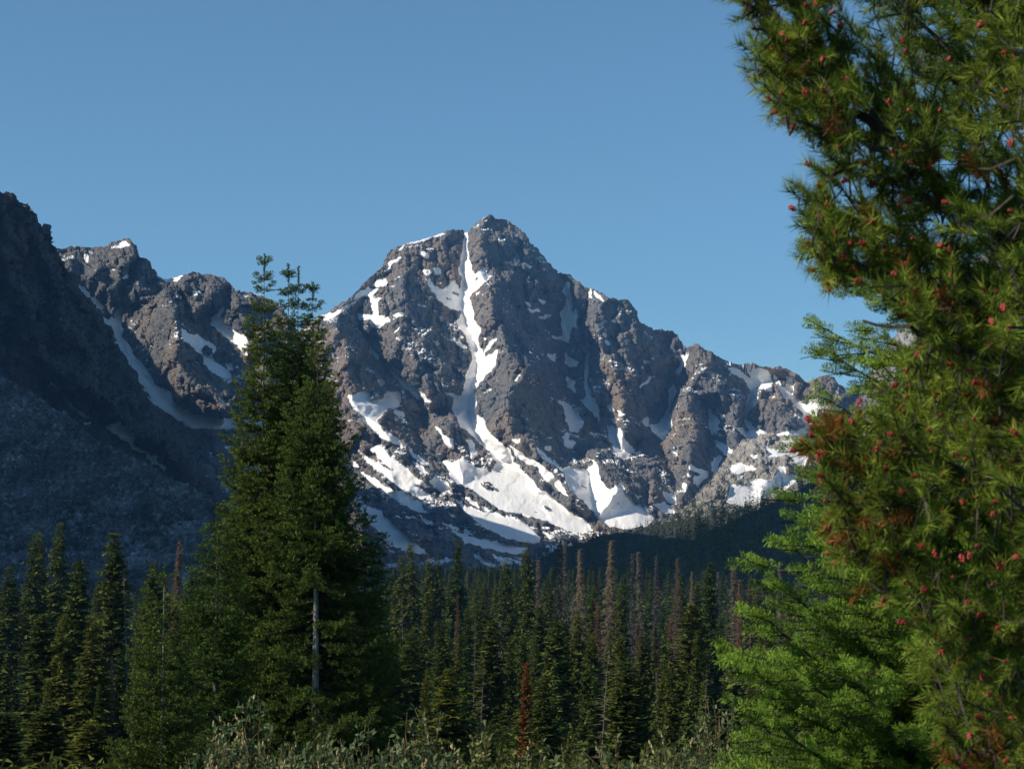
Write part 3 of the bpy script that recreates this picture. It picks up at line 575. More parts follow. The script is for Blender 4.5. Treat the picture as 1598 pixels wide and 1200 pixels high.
def fir_parts(H, R0, seed, zmin, shoot, needles, nl, nw, whorl, spacing, prof=.85, droop=.15, density=1.0, bare=0., ztop=1e9, step=.62, jit=.5, spread=.95, lr=(.62, 1.12), brush=55, fans=.45, tw=.55, vn=.22, upb=.55, farskip=0.):
    """subalpine fir: returns crown triangles with tint, dead/woody stick triangles"""
    rs = np.random.RandomState(seed)
    Ts = [needle_template(rs, needles, shoot, nl, nw, brush, upb, True) for _ in range(4)]
    O, D, SC_, TI, SA, SB, SR, SR2 = [], [], [], [], [], [], [], []
    h = zmin
    while h < H-.12:
        fr = h/H; R = (np.interp(1-fr, *zip(*prof)) if isinstance(prof, list) else R0*(1-fr)**prof*(.8 if fr > .93 else 1))
        nb = max(4, int(rs.randint(5, 8)*density))
        a0 = rs.uniform(0, 6.28); tf = min(1., .42+fr*0+R*.75/max(.3, shoot*4))
        for k in range(nb):
            a = a0+2*math.pi*k/nb+rs.normal(0, .18); L = R*rs.uniform(*lr)+.05
            if rs.rand() < .06 and lr[0] < .7: L *= 1.18
            if h < bare*H and math.sin(a) < -.3 and rs.rand() < .68: continue
            if h > ztop and rs.rand() < .6: continue
            if math.sin(a) > .5 and rs.rand() < farskip: continue
            hd = np.array([math.cos(a), math.sin(a), 0]); sd_ = np.array([-math.sin(a), math.cos(a), 0])
            tilt = (.9*fr**2-.12)+rs.normal(0, .07)
            hb = h+rs.uniform(-1, 1)*jit*whorl
            ns = max(3, int(L/spacing)); s = np.linspace(0, 1, ns+1)
            dz = L*(tilt*s-droop*np.sin(s*math.pi)*1.0+.14*s**3)
            pts = hd*(L*s)[:, None]+np.array([0, 0, hb])+np.array([0, 0, 1.])*dz[:, None]+sd_*(rs.normal(0, .03)*L*s**2)[:, None]
            SA.append(pts[:-1]); SB.append(pts[1:]); r = .010*L*(1-s)+.004; SR.append(r[:-1]); SR2.append(r[1:])
            # side twigs
            st = s[1:]; ps = pts[1:]
            inner = st*L > .08*R
            for side in (-1, 1):
                tl = np.clip((1-st)*L*tw+shoot*1.2, shoot, .45*L+shoot)*rs.uniform(.6, 1.1, len(st))
                td = hd*math.cos(spread)+side*sd_*math.sin(spread)
                for p, t_, ok, f_ in zip(ps, tl, inner, st):
                    if not ok and rs.rand() < (.6 if h < bare*H else .1): continue
                    q = max(1, int(t_/(shoot*step))); ss = (np.arange(q)+.15)/q*t_
                    dvec = td+rs.normal(0, .12, 3)+np.array([0, 0, rs.normal(.02, vn)]); dvec /= np.linalg.norm(dvec)
                    tp = p+dvec*ss[:, None]+np.array([0, 0, -1.])*(ss**2*.18)[:, None]
                    SA.append(p[None]); SB.append((p+dvec*t_)[None]); SR.append(np.array([.004])); SR2.append(np.array([.002]))
                    # shoots along the twig: one at the tip, others fanned
                    fan = rs.normal(.1, fans, (q, 1))*hd*1.0+dvec*1.0+rs.normal(0, .18, (q, 3)); fan[-1] = dvec+rs.normal(0, .1, 3)
                    fan[:, 2] += .25
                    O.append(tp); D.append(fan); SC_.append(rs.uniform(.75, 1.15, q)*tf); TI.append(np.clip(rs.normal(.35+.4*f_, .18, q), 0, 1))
            O.append(pts[-1:]-hd*shoot*.3); D.append((hd+np.array([0, 0, .25]))[None]); SC_.append(np.array([1.15])); TI.append(np.array([.9]))
        h += whorl*rs.uniform(.75, 1.25)*(1.5 if fr > .86 else 1)
    # leader
    for z in np.arange(H-whorl*1.3, H+.12, shoot*.35):
        for k in range(3):
            a = rs.uniform(0, 6.28); O.append(np.array([[0, 0, z]])); D.append(np.array([[math.cos(a)*.5, math.sin(a)*.5, .9]])); SC_.append(np.array([.55])); TI.append(np.array([.6]))
    O = np.concatenate(O); D = np.concatenate(D); SC_ = np.concatenate(SC_); TI = np.concatenate(TI)
    which = rs.randint(0, 4, len(O)); T = []; tint = []
    for k in range(4):
        m = which == k
        if m.any():
            t = stamp(Ts[k], O[m], D[m], SC_[m], rs, .35); T.append(t)
            tt = np.repeat(TI[m], len(Ts[k])); tint.append(np.clip(tt+rs.normal(0, .1, len(tt)), 0, 1))
    sticks = stick_tris(np.concatenate(SA), np.concatenate(SB), np.concatenate(SR), np.concatenate(SR2))
    return np.concatenate(T), np.concatenate(tint), sticks
def trunk_pts(H, r0, rs, lean=0.0, n=16, start=-.4):
    z = np.linspace(start, H, n); wob = np.cumsum(rs.normal(0, .01*H/n, (n, 2)), 0)
    P = np.stack([wob[:, 0]+lean*z, wob[:, 1], z], 1); return P*1.0, r0*(1-np.clip(z/H, 0, 1))**1.25+.005
def add_fir(px, top_py, Y, R0, seed, label, name='fir_tree', mat=None, zmin=.06, group=None, trunkr=.17, trunkmat=None, base=None, **kw):
    x = (px-799)/F*Y/ (cp)  # close enough to place; corrected below
    topP = pt(px, top_py, Y); g = float(ground(np.array(topP[0]), np.array(float(Y)))) if base is None else base
    H = float(topP[2]-g)
    root = empty(name, (float(topP[0]), float(Y), g), label, 'tree', group)
    T, ti, st = fir_parts(H, R0, seed, zmin*H, **kw)
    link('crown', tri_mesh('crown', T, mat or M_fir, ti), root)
    link('branches', tri_mesh('branches', st, M_twig), root)
    rs = np.random.RandomState(seed+1); P, r = trunk_pts(H-.05, trunkr, rs); P[:, :2] *= .3
    link('trunk', tube_mesh('trunk', P, r, trunkmat or M_bark, 12, rs), root)
    print(name, px, 'H %.1f tris %d' % (H, len(T)+len(st)))
    return root

# ------------------------------------------------------------------ the clump of tall firs, left of centre
fk = dict(shoot=.17, needles=17, nl=.070, nw=.032, whorl=.34, spacing=.12, jit=.22)
G1 = 'tall firs of the clump left of centre'
add_fir(413, 405, 65, 2.75, 11, 'tallest fir of the clump, its pointed leader rising above all others at the left', group=G1, trunkr=.13, prof=[(0,.05),(.03,.13),(.07,.27),(.14,.47),(.26,.68),(.37,1.1),(.48,1.5),(.6,1.8),(.8,2.1),(1,2.1)], trunkmat=M_barkd, **fk)
add_fir(450, 420, 66.5, 2.4, 12, 'fir in the middle of the clump whose thin top stands next to its twin top', group=G1, trunkr=.12, prof=[(0,.05),(.03,.13),(.08,.24),(.15,.38),(.3,.75),(.5,1.3),(1,1.9)], trunkmat=M_barkd, **fk)
add_fir(466, 424, 65.5, 2.3, 13, 'fir with a slim top just right of the middle twin top in the clump', group=G1, trunkr=.12, prof=[(0,.05),(.03,.13),(.08,.24),(.15,.38),(.3,.75),(.5,1.3),(1,1.9)], trunkmat=M_barkd, **fk)
add_fir(488, 448, 66.5, 2.5, 14, 'shorter bushy-topped fir behind the right side of the clump', group=G1, trunkr=.12, prof=[(0,.05),(.03,.16),(.08,.26),(.15,.4),(.3,.85),(.5,1.45),(1,2.0)], trunkmat=M_barkd, **fk)
add_fir(497, 508, 63, 2.8, 15, 'front right fir of the clump with a bare pale grey trunk showing low down', group=G1, trunkr=.14, trunkmat=M_barkD, prof=[(0,.05),(.04,.16),(.08,.30),(.14,.52),(.22,.9),(.36,1.3),(.45,1.75),(.56,2.1),(.76,2.5),(1,2.4)], zmin=.10, bare=.52, **fk)
add_fir(340, 800, 58, 1.6, 16, 'low bushy fir at the left foot of the tall clump', group='smaller firs around the tall clump', trunkmat=M_barkd, prof=.6, **fk)
add_fir(570, 800, 64, 1.5, 17, 'dark fir hugging the right foot of the tall clump', group='smaller firs around the tall clump', trunkmat=M_barkd, prof=.6, **fk)
add_fir(256, 892, 45, 1.15, 18, 'slim young fir with a pale exposed trunk left of the tall clump', group='smaller firs around the tall clump', trunkr=.05, density=1.0, prof=.6,
        shoot=.15, needles=17, nl=.055, nw=.024, whorl=.30, spacing=.085, jit=.2)

# ------------------------------------------------------------------ right: two firs, then the pine with red pollen cones
add_fir(1590, -420, 10.6, 1.85, 21, 'tall green fir behind the red-coned pine, its branches reaching left against the sky', mat=M_firR, trunkr=.10, base=-1.0, group=None,
        prof=[(0,.05),(.1,.5),(.21,.85),(.33,1.0),(.49,1.05),(.6,1.03),(.8,.95),(1,.95)], lr=(.8, 1.06), brush=76,
        shoot=.15, needles=170, nl=.028, nw=.0042, whorl=.20, farskip=.35, spacing=.08, droop=.07, ztop=4.2, step=.75, spread=.75, jit=.2, fans=.25, tw=.45, vn=.1, upb=.3)
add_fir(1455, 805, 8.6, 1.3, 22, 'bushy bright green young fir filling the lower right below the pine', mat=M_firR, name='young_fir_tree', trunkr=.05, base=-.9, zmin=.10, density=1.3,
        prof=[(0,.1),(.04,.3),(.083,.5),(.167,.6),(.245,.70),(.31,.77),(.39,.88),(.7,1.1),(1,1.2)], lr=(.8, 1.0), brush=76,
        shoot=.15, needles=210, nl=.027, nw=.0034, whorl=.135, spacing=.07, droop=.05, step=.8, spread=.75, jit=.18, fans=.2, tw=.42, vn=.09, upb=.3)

def build_pine():
    rs = np.random.RandomState(5); Y0 = 6.3
    root = empty('pine_tree', (1.95, Y0, -.3), 'large pine at the right edge with long needles and red pollen cones at its tips', 'tree')
    base = np.array([1.95, Y0, -.3])
    tr = [np.array([0.25*math.sin(z*.5)*.2, 0, z]) for z in np.linspace(-.2, 7, 14)]
    link('trunk', tube_mesh('trunk', tr, [.17*(1-i/16) for i in range(14)], M_barkp, 12, rs), root)
    # limbs in picture directions, each with its own depth course
    limbs = [
     [(1760,560,6.3),(1600,375,6.0),(1500,310,5.9),(1420,240,5.8),(1330,150,5.8),(1250,60,5.8),(1180,-10,5.8)],
     [(1760,420,6.4),(1640,230,6.3),(1540,130,6.4),(1440,40,6.5),(1330,-60,6.6)],
     [(1760,300,6.2),(1640,120,6.0),(1560,10,5.9),(1480,-90,5.8)],
     [(1500,310,5.9),(1420,265,5.7),(1330,215,5.6),(1245,190,5.6)],[(1420,240,5.8),(1320,170,5.9),(1240,130,6.0),(1190,100,6.0)],
     [(1760,700,6.3),(1620,520,6.0),(1500,430,5.9),(1400,370,5.9),(1310,330,5.9),(1250,310,5.9)],
     [(1620,520,6.0),(1500,470,5.8),(1400,430,5.7),(1310,400,5.7),(1280,400,5.7)],
     [(1760,760,6.1),(1640,640,5.7),(1540,560,5.6),(1440,520,5.5),(1350,500,5.5)],
     [(1760,820,6.4),(1640,690,6.4),(1520,640,6.3),(1430,610,6.3),(1360,600,6.3)],
     [(1760,900,6.2),(1640,790,6.0),(1520,740,5.8),(1400,700,5.7),(1300,690,5.7),(1265,700,5.7)],
     [(1520,740,5.8),(1440,780,5.7),(1360,790,5.6),(1300,790,5.6)],
     [(1760,1000,6.2),(1640,890,5.9),(1540,860,5.8),(1440,870,5.7),(1350,860,5.7)],
     [(1760,1100,6.0),(1660,1000,5.6),(1560,960,5.5),(1470,950,5.5)],
     [(1760,1150,6.2),(1650,1080,6.0),(1560,1060,5.9),(1490,1060,5.9)],
     [(1760,1250,6.0),(1650,1180,5.7),(1560,1160,5.6),(1500,1190,5.6)],
     [(1760,640,6.8),(1640,420,7.0),(1520,200,7.1),(1430,110,7.1)],[(1760,860,6.9),(1600,660,7.0),(1500,560,7.0)],[(1760,500,5.7),(1660,380,5.3),(1580,300,5.2)],
     [(1760,980,5.7),(1650,820,5.3),(1570,780,5.2)],[(1760,240,5.8),(1680,60,5.4),(1600,-20,5.3)],[(1760,760,5.8),(1660,560,5.4),(1580,500,5.2)]]
    SA, SB, RA, RB, nodes = [], [], [], [], []
    for Lm in limbs:
        q = np.array([pt(x, y, d)-base for x, y, d in Lm]); seg = []
        for i in range(len(q)-1):
            for t in np.linspace(0, 1, 5)[:-1]: seg.append(q[i]*(1-t)+q[i+1]*t)
        seg.append(q[-1]); seg = np.array(seg); seg += rs.normal(0, .008, seg.shape)
        n = len(seg); r = np.linspace(.018, .004, n)
        SA.append(seg[:-1]); SB.append(seg[1:]); RA.append(r[:-1]); RB.append(r[1:]); nodes.append(seg)
    NODES = np.concatenate(nodes)
    # outline of the crown as directions; tufts fill the volume behind it
    outline = [(1150,-40),(1140,0),(1160,45),(1172,95),(1195,140),(1225,190),(1262,215),(1300,240),(1260,290),(1236,312),(1258,350),(1262,385),(1285,430),(1330,450),(1400,470),(1450,520),(1420,560),(1400,600),(1380,640),(1300,655),(1258,690),(1262,730),(1290,770),(1285,810),(1300,850),(1330,900),(1390,950),(1425,985),(1450,1060),(1465,1150),(1490,1240),(1800,1240),(1800,-60)]
    pts = []
    tries = 0
    while len(pts) < 2650 and tries < 90000:
        tries += 1
        x, y = rs.uniform(1135, 1790), rs.uniform(-50, 1230)
        if not inpoly(np.array([x]), np.array([y]), outline)[0]: continue
        if x > 1640 and rs.rand() < .7: continue
        # openings through which the sky shows
        if any(((x-cx)/rx)**2+((y-cy)/ry)**2 < 1 for cx, cy, rx, ry in ((1350,190,26,18),(1345,235,30,12),(1490,15,60,16),(1480,262,30,14),(1390,210,20,8),(1520,275,22,8))): continue
        d = rs.uniform(5.3, 7.1) if x > 1330 else rs.uniform(5.5, 6.6)
        p = pt(x, y, d)-base
        dn = np.min(np.linalg.norm(NODES-p, axis=1))
        if rs.rand() > math.exp(-(dn/.12)**2)+.01: continue
        pts.append(p)
    pts = np.array(pts)
    # every tuft joins the nearest wood already grown, working outwards from the limbs
    d0 = np.min(np.linalg.norm(pts[:, None]-NODES[None], axis=-1), axis=1); pts = pts[np.argsort(d0)]
    W = np.concatenate([NODES, pts]); nN = len(NODES); A = np.zeros_like(pts)
    for i in range(len(pts)):
        dd = np.linalg.norm(W[:nN+i]-pts[i], axis=1)+np.where(W[:nN+i, 0] < pts[i, 0]-.02, .08, 0); dd[dd < .03] += .3
        A[i] = W[dd.argmin()]
    v = pts-A; ln = np.linalg.norm(v, axis=1); keep = ln < .45; pts, A, v, ln = pts[keep], A[keep], v[keep], ln[keep]
    v = v/(ln[:, None]+1e-6); tipdir = v*.6+np.array([-.35, -.25, .25])+rs.normal(0, .22, v.shape)
    mid = (A+pts)/2+rs.normal(0, .02, pts.shape)-np.array([0, 0, .03])
    SA += [A, mid]; SB += [mid, pts]; RA += [np.full(len(A), .0035), np.full(len(A), .003)]; RB += [np.full(len(A), .003), np.full(len(A), .0025)]
    link('branches', tri_mesh('branches', stick_tris(np.concatenate(SA), np.concatenate(SB), np.concatenate(RA), np.concatenate(RB)), M_twig), root)
    Ts = [needle_template(rs, 110, .11, .050, .0025, 46, .12) for _ in range(5)]
    # which tufts have gone rusty: patches low at the left of the crown and at the bottom
    U = pts+base
    spx = 799+F*U[:, 0]/U[:, 1]
    zz = U[:, 2]
    red = ((spx < 1420) & (zz > 1.55) & (zz < 2.15) & (rs.rand(len(pts)) < .22)) | ((spx > 1440) & (zz < 1.15) & (rs.rand(len(pts)) < .45)) | (rs.rand(len(pts)) < .03)
    for nm, mask, mt in (('needles', ~red, M_pine), ('rusty_needles', red, M_pinered)):
        TT, tint = [], []
        idx = np.where(mask)[0]; wh = rs.randint(0, 5, len(idx))
        for k in range(5):
            ii = idx[wh == k]
            if len(ii) == 0: continue
            d = tipdir[ii]/np.linalg.norm(tipdir[ii], axis=1, keepdims=True)
            TT.append(stamp(Ts[k], pts[ii]-d*.06, d, rs.uniform(.75, 1.1, len(ii)), rs, 1.))
            c = np.clip(rs.normal(.5, .22, len(ii)), 0, 1); tint.append(np.clip(np.repeat(c, len(Ts[k]))+rs.normal(0, .12, len(ii)*len(Ts[k])), 0, 1))
        o = link(nm, tri_mesh(nm, np.concatenate(TT), mt, np.concatenate(tint)), root)
        if nm == 'rusty_needles': o['label'] = 'patches of rusty orange needles'
    # pollen cones: little berries of scales clustered round the tip
    def cone_cluster(seed):
        r2 = np.random.RandomState(seed); V, Fs = [], []
        for k in range(9):
            a = k*2.4; h = -.010+.0026*k; c = np.array([math.cos(a)*.0065, math.sin(a)*.0065, h]) if k < 8 else np.array([0, 0, .012])
            rr = r2.uniform(.0050, .0068); s = len(V)
            for j, ph in enumerate((-1, -.45, .1, .6, 1)):
                for i in range(6):
                    b = i*math.pi/3; q = math.sqrt(max(0, 1-ph*ph)); V.append(c+np.array([math.cos(b)*q*rr, math.sin(b)*q*rr, ph*rr*1.5]))
            for j in range(4):
                for i in range(6): Fs.append((s+j*6+i, s+j*6+(i+1) % 6, s+(j+1)*6+(i+1) % 6, s+(j+1)*6+i))
        return np.array(V), np.array(Fs)
    protos = [cone_cluster(k) for k in range(4)]; pm = [mkmesh('pollen_cone', v_, f_, (M_cone,), smooth=True) for v_, f_ in protos]
    front = [i for i in np.argsort(-(-U[:, 1]+.0*spx)) if 1130 < spx[i] < 1610 and pt(0, 0, 1)[2] is not None]
    vis = [i for i in front if 0 < 600-F*((U[i, 2]-CAMZ)*cp-U[i, 1]*sp)/(U[i, 1]*cp+(U[i, 2]-CAMZ)*sp) < 1200]
    vis = vis[:700]; rs.shuffle(vis); vis = vis[:380]
    vis.sort(key=lambda i: U[i, 1])
    VV, FF, off = [], [], 0
    for j, i in enumerate(vis):
        d = tipdir[i]/np.linalg.norm(tipdir[i]); p = pts[i]+d*.045; s = rs.uniform(.38, .78)
        if j < 100:
            c = link('pollen_cone', pm[j % 4], root, p.tolist()); c.rotation_euler = Vector(d.tolist()).to_track_quat('Z', 'Y').to_euler(); c.scale = (s, s, s)
        else:
            v_, f_ = protos[j % 4]; M = np.array(Vector(d.tolist()).to_track_quat('Z', 'Y').to_matrix())
            VV.append((v_*s)@M.T+p); FF.append(f_+off); off += len(v_)
    link('pollen_cones', mkmesh('pollen_cones', np.concatenate(VV), np.concatenate(FF), (M_cone,), smooth=True), root, kind='stuff')
build_pine()

# ------------------------------------------------------------------ willows along the bottom
def willow(px, top_py, Y, R, seed, label, catk=.12, leafn=6400):
    rs = np.random.RandomState(seed); tp = pt(px, top_py, Y); g = float(ground(np.array(tp[0]), np.array(float(Y))))
    H = max(.7, float(tp[2])-g)
    R *= 1.25
    root = empty('willow_shrub', (float(tp[0]), Y, g), label, 'shrub', 'willow shrubs along the bottom of the view')
    ns = 60; SA, SB, RA, RB = [], [], [], []; LP, LD = [], []; CP, CDn = [], []
    for i in range(ns):
        a = rs.uniform(0, 6.28); rr = R*math.sqrt(rs.rand()); h = H*(1-.30*(rr/R)**2)*rs.uniform(.6, 1.0)
        e = np.array([math.cos(a)*rr, math.sin(a)*rr, h]); b = np.array([math.cos(a)*rr*.15, math.sin(a)*rr*.15, 0])
        q = [b+(e-b)*t+np.array([0, 0, .12*H*math.sin(math.pi*t)])+rs.normal(0, .012, 3) for t in np.linspace(0, 1, 7)]
        SA += q[:-1]; SB += q[1:]; RA += list(np.linspace(.009, .003, 6)); RB += list(np.linspace(.008, .002, 6))
        for t in range(2, 7):
            for _ in range(2):
                d = (q[t]-q[t-1]); d /= np.linalg.norm(d); d = d+rs.normal(0, .45, 3); d /= np.linalg.norm(d); l_ = rs.uniform(.1, .26)
                SA.append(q[t-1]); SB.append(q[t-1]+d*l_); RA.append(.003); RB.append(.0015)
                m = max(3, leafn//(ns*10))
                s = rs.uniform(.1, 1, m)[:, None]; LP.append(q[t-1]+d*l_*s); LD.append(d*.7+rs.normal(0, .8, (m, 3))+np.array([0, 0, .1]))
                if rs.rand() < catk*1.1:
                    for c in range(rs.randint(2, 6)): CP.append(q[t-1]+d*l_*rs.uniform(.4, 1.05)); CDn.append(d*.5+np.array([0, 0, .8])+rs.normal(0, .3, 3))
    LP = np.concatenate(LP); LD = np.concatenate(LD)
    leaf = np.array([[[0, 0, 0], [.026, .0125, .003], [.052, 0, 0]], [[0, 0, 0], [.052, 0, 0], [.026, -.0125, .003]]])
    ti = np.clip(rs.normal(.45, .25, len(LP)), 0, 1)
    link('foliage', tri_mesh('foliage', stamp(leaf, LP, LD, rs.uniform(.7, 1.25, len(LP)), rs, 1.2), M_willow, np.repeat(ti, 2)), root)
    link('stems', tri_mesh('stems', stick_tris(np.array(SA), np.array(SB), RA, RB), M_stem), root)
    if CP:
        ck = []
        prof = [(0, .002), (.006, .0062), (.016, .0072), (.027, .005), (.033, .0015)]
        for (x0, r0), (x1, r1) in zip(prof[:-1], prof[1:]):
            for k in range(5):
                a, b = 6.283*k/5, 6.283*(k+1)/5; f = lambda x, r, t: [x, r*math.cos(t), r*math.sin(t)]
                ck += [[f(x0, r0, a), f(x1, r1, a), f(x1, r1, b)], [f(x0, r0, a), f(x1, r1, b), f(x0, r0, b)]]
        ck = np.array(ck); CP = np.array(CP); T = stamp(ck, CP, np.array(CDn), rs.uniform(.8, 1.3, len(CP)), rs, 1.)
        link('catkins', tri_mesh('catkins', T, M_catkin, np.repeat(rs.rand(len(CP)), len(ck))), root)
for k, (px, ty, Y, R, lab, ck) in enumerate([
    (400, 1072, 15.5, .42, 'catkin-covered willow rising in front of the left foot of the tall firs', .3),
    (345, 1125, 14.5, .40, 'low willow with cream catkins at the lower left of the shrub row', .22),
    (470, 1120, 14.5, .45, 'dense willow directly in front of the pale fir trunk', .12),
    (565, 1128, 15.5, .36, 'dark leafy willow just right of the pale fir trunk', .10),
    (655, 1080, 15.0, .30, 'tall willow tipped with pale catkins right of the fir clump', .3),
    (740, 1135, 15.5, .40, 'willow below the rust-coloured tree, leafy with few catkins', .1),
    (650, 1150, 13.8, .42, 'low willow in front of the tall catkin-tipped one', .12),
    (880, 1150, 14.5, .36, 'silvery willow near the middle of the bottom edge', .04),
    (965, 1140, 15.0, .38, 'silvery willow right of the bottom middle, beside the grey dead trunk', .04),
    (1050, 1130, 15.5, .36, 'silvery willow left of the last willow before the young fir', .04),
    (1125, 1085, 16.5, .34, 'rightmost willow with upright silvery leaves beside the young fir', .03),
    (820, 1165, 15.5, .40, 'lowest willow in the dip between the rust-coloured tree and the middle', .08),
    (560, 1165, 13.2, .4, 'frontmost willow at the bottom edge under the fir clump', .14),
    (920, 1160, 13.4, .34, 'low silvery willow between the two silvery ones near the middle', .05),
    (1010, 1150, 13.6, .34, 'low silvery willow in front of the gap right of the grey snag', .05),
    (1085, 1140, 14.0, .3, 'low silvery willow at the foot of the rightmost one', .04),
    (440, 1150, 13.4, .34, 'small willow before the catkin-covered one, crossing its lower right side', .2),
    (700, 1165, 13.5, .34, 'low willow between the catkin-tipped one and the rust-coloured tree', .1)]):
    willow(px, ty, Y, R, 100+k, lab, ck)

# ------------------------------------------------------------------ forest trees
def forest_proto(seed, kind):
    """unit tree (height 1, crown radius about 1 to be scaled): crown triangles, tint, trunk radius"""
    rs = np.random.RandomState(seed); T, ti = [], []
    narrow = kind in ('slender', 'dead', 'rust')
    nbr = {'slender': 330, 'bushy': 360, 'dead': 420, 'snag': 80, 'rust': 300}[kind]
    h0 = {'slender': .06, 'bushy': .18, 'dead': .12, 'snag': .2, 'rust': .15}[kind]
    hs = np.sort(h0+(.985-h0)*rs.rand(nbr)**.85)
    A, B = [], []
    C, S_ = [], []
    for h in hs:
        fr = (h-h0)/(1-h0)
        if kind == 'bushy': R = (1-fr)**.55*(.55+.6*fr if fr < .4 else .8)
        else: R = (1-fr)**.68*(.78+.9*min(fr, .2))
        R *= rs.uniform(.5, 1.1)
        a = rs.uniform(0, 6.28); d = np.array([math.cos(a), math.sin(a), 0])
        dr = rs.uniform(-.35, .05) if kind != 'bushy' else rs.uniform(-.1, .35)
        A.append([0, 0, h]); B.append(d*R*.9+np.array([0, 0, h+dr*R*.12]))
        if kind in ('slender', 'bushy', 'rust'):
            m = 8 if R > .3 else 5
            s = rs.uniform(.3, 1.0, m)[:, None]
            c = d*R*s+np.array([0, 0, h])+np.array([0, 0, 1.])*(dr*R*.12*s)+rs.normal(0, 1, (m, 3))*np.array([.09, .09, .004])
            C.append(c); S_.append(np.concatenate([np.full((m, 1), R), rs.uniform(.6, 1.2, (m, 1)), s*0+fr], 1)); 
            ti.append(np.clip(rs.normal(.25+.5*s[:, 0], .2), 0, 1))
            dd = np.tile(d, (m, 1)); T.append(dd)
    A = np.array(A); B = np.array(B)
    if kind in ('slender', 'bushy', 'rust'):
        C = np.concatenate(C); D = np.concatenate(T); S_ = np.concatenate(S_); tint = np.concatenate(ti); n = len(C)
        # each clump: three ragged slivers pointing outwards and slightly down; z sizes are in units of height
        tris, tt = [], []
        for k in range(4):
            sz = .24*S_[:, 1:2]*(.12+.95*S_[:, 0:1])*(1 if kind == 'slender' else 1.15); ang = rs.normal(0, .8, n); c_, s_ = np.cos(ang), np.sin(ang)
            out = np.stack([D[:, 0]*c_-D[:, 1]*s_, D[:, 0]*s_+D[:, 1]*c_, rs.normal(-.012 if kind != 'bushy' else .02, .03, n)], 1)
            wv = np.stack([-out[:, 1], out[:, 0], np.zeros(n)], 1)*.28; wv[:, 2] = rs.normal(0, .030, n)
            c = C+rs.normal(0, 1, (n, 3))*np.array([.03, .03, .003])
            tris.append(np.stack([c-out*sz*.5-wv*sz, c-out*sz*.5+wv*sz, c+out*sz*.9], 1)); tt.append(tint)
        return np.concatenate(tris), np.concatenate(tt)
    # dead: fine drooping twigs
    ax = stick_tris([[0, 0, h0-.02]], [[0, 0, .985]], .03, .004); tris = [np.stack([A+[0, 0, .003], A-[0, 0, .003], B], 1), ax]; tt = [rs.rand(len(A)), np.full(len(ax), .3)]
    if kind == 'dead':
        for k in range(13):
            s = rs.uniform(.2, 1, (len(A), 1)); p = A+(B-A)*s; out = rs.normal(0, .12, (len(A), 3)); out[:, 2] = -np.abs(rs.normal(.006, .010, len(A)))
            tris.append(np.stack([p+[.014, 0, .001], p-[.014, 0, .001], p+out], 1)); tt.append(rs.rand(len(A)))
    return np.concatenate(tris), np.concatenate(tt)
PROTO = {}
MATS = {'slender': M_forest, 'bushy': M_forest, 'dead': M_grey, 'snag': M_grey, 'rust': M_rust, 'dying': M_redbrown}
for kd, nv in (('slender', 6), ('bushy', 4), ('dead', 3), ('snag', 2), ('rust', 1), ('dying', 2)):
    PROTO[kd] = []
    for v_ in range(nv):
        T, ti = forest_proto(300+17*v_+len(kd), kd if kd != 'dying' else 'dead')
        rs = np.random.RandomState(v_)
        tm = tube_mesh('trunk', [(0, 0, z) for z in (-.04, .2, .5, .8, .97)], [.06, .05, .034, .014, .003], M_snag if kd in ('dead', 'snag') else M_barkd, 7)
        PROTO[kd].append((tri_mesh('crown', T, MATS[kd], ti), tm, T, ti))
rsF = np.random.RandomState(77)
trees = []      # (px, Y, top z, kind, halfwidth, label or None)
def topx(px, tpy, Y): return pt(px, tpy, Y)
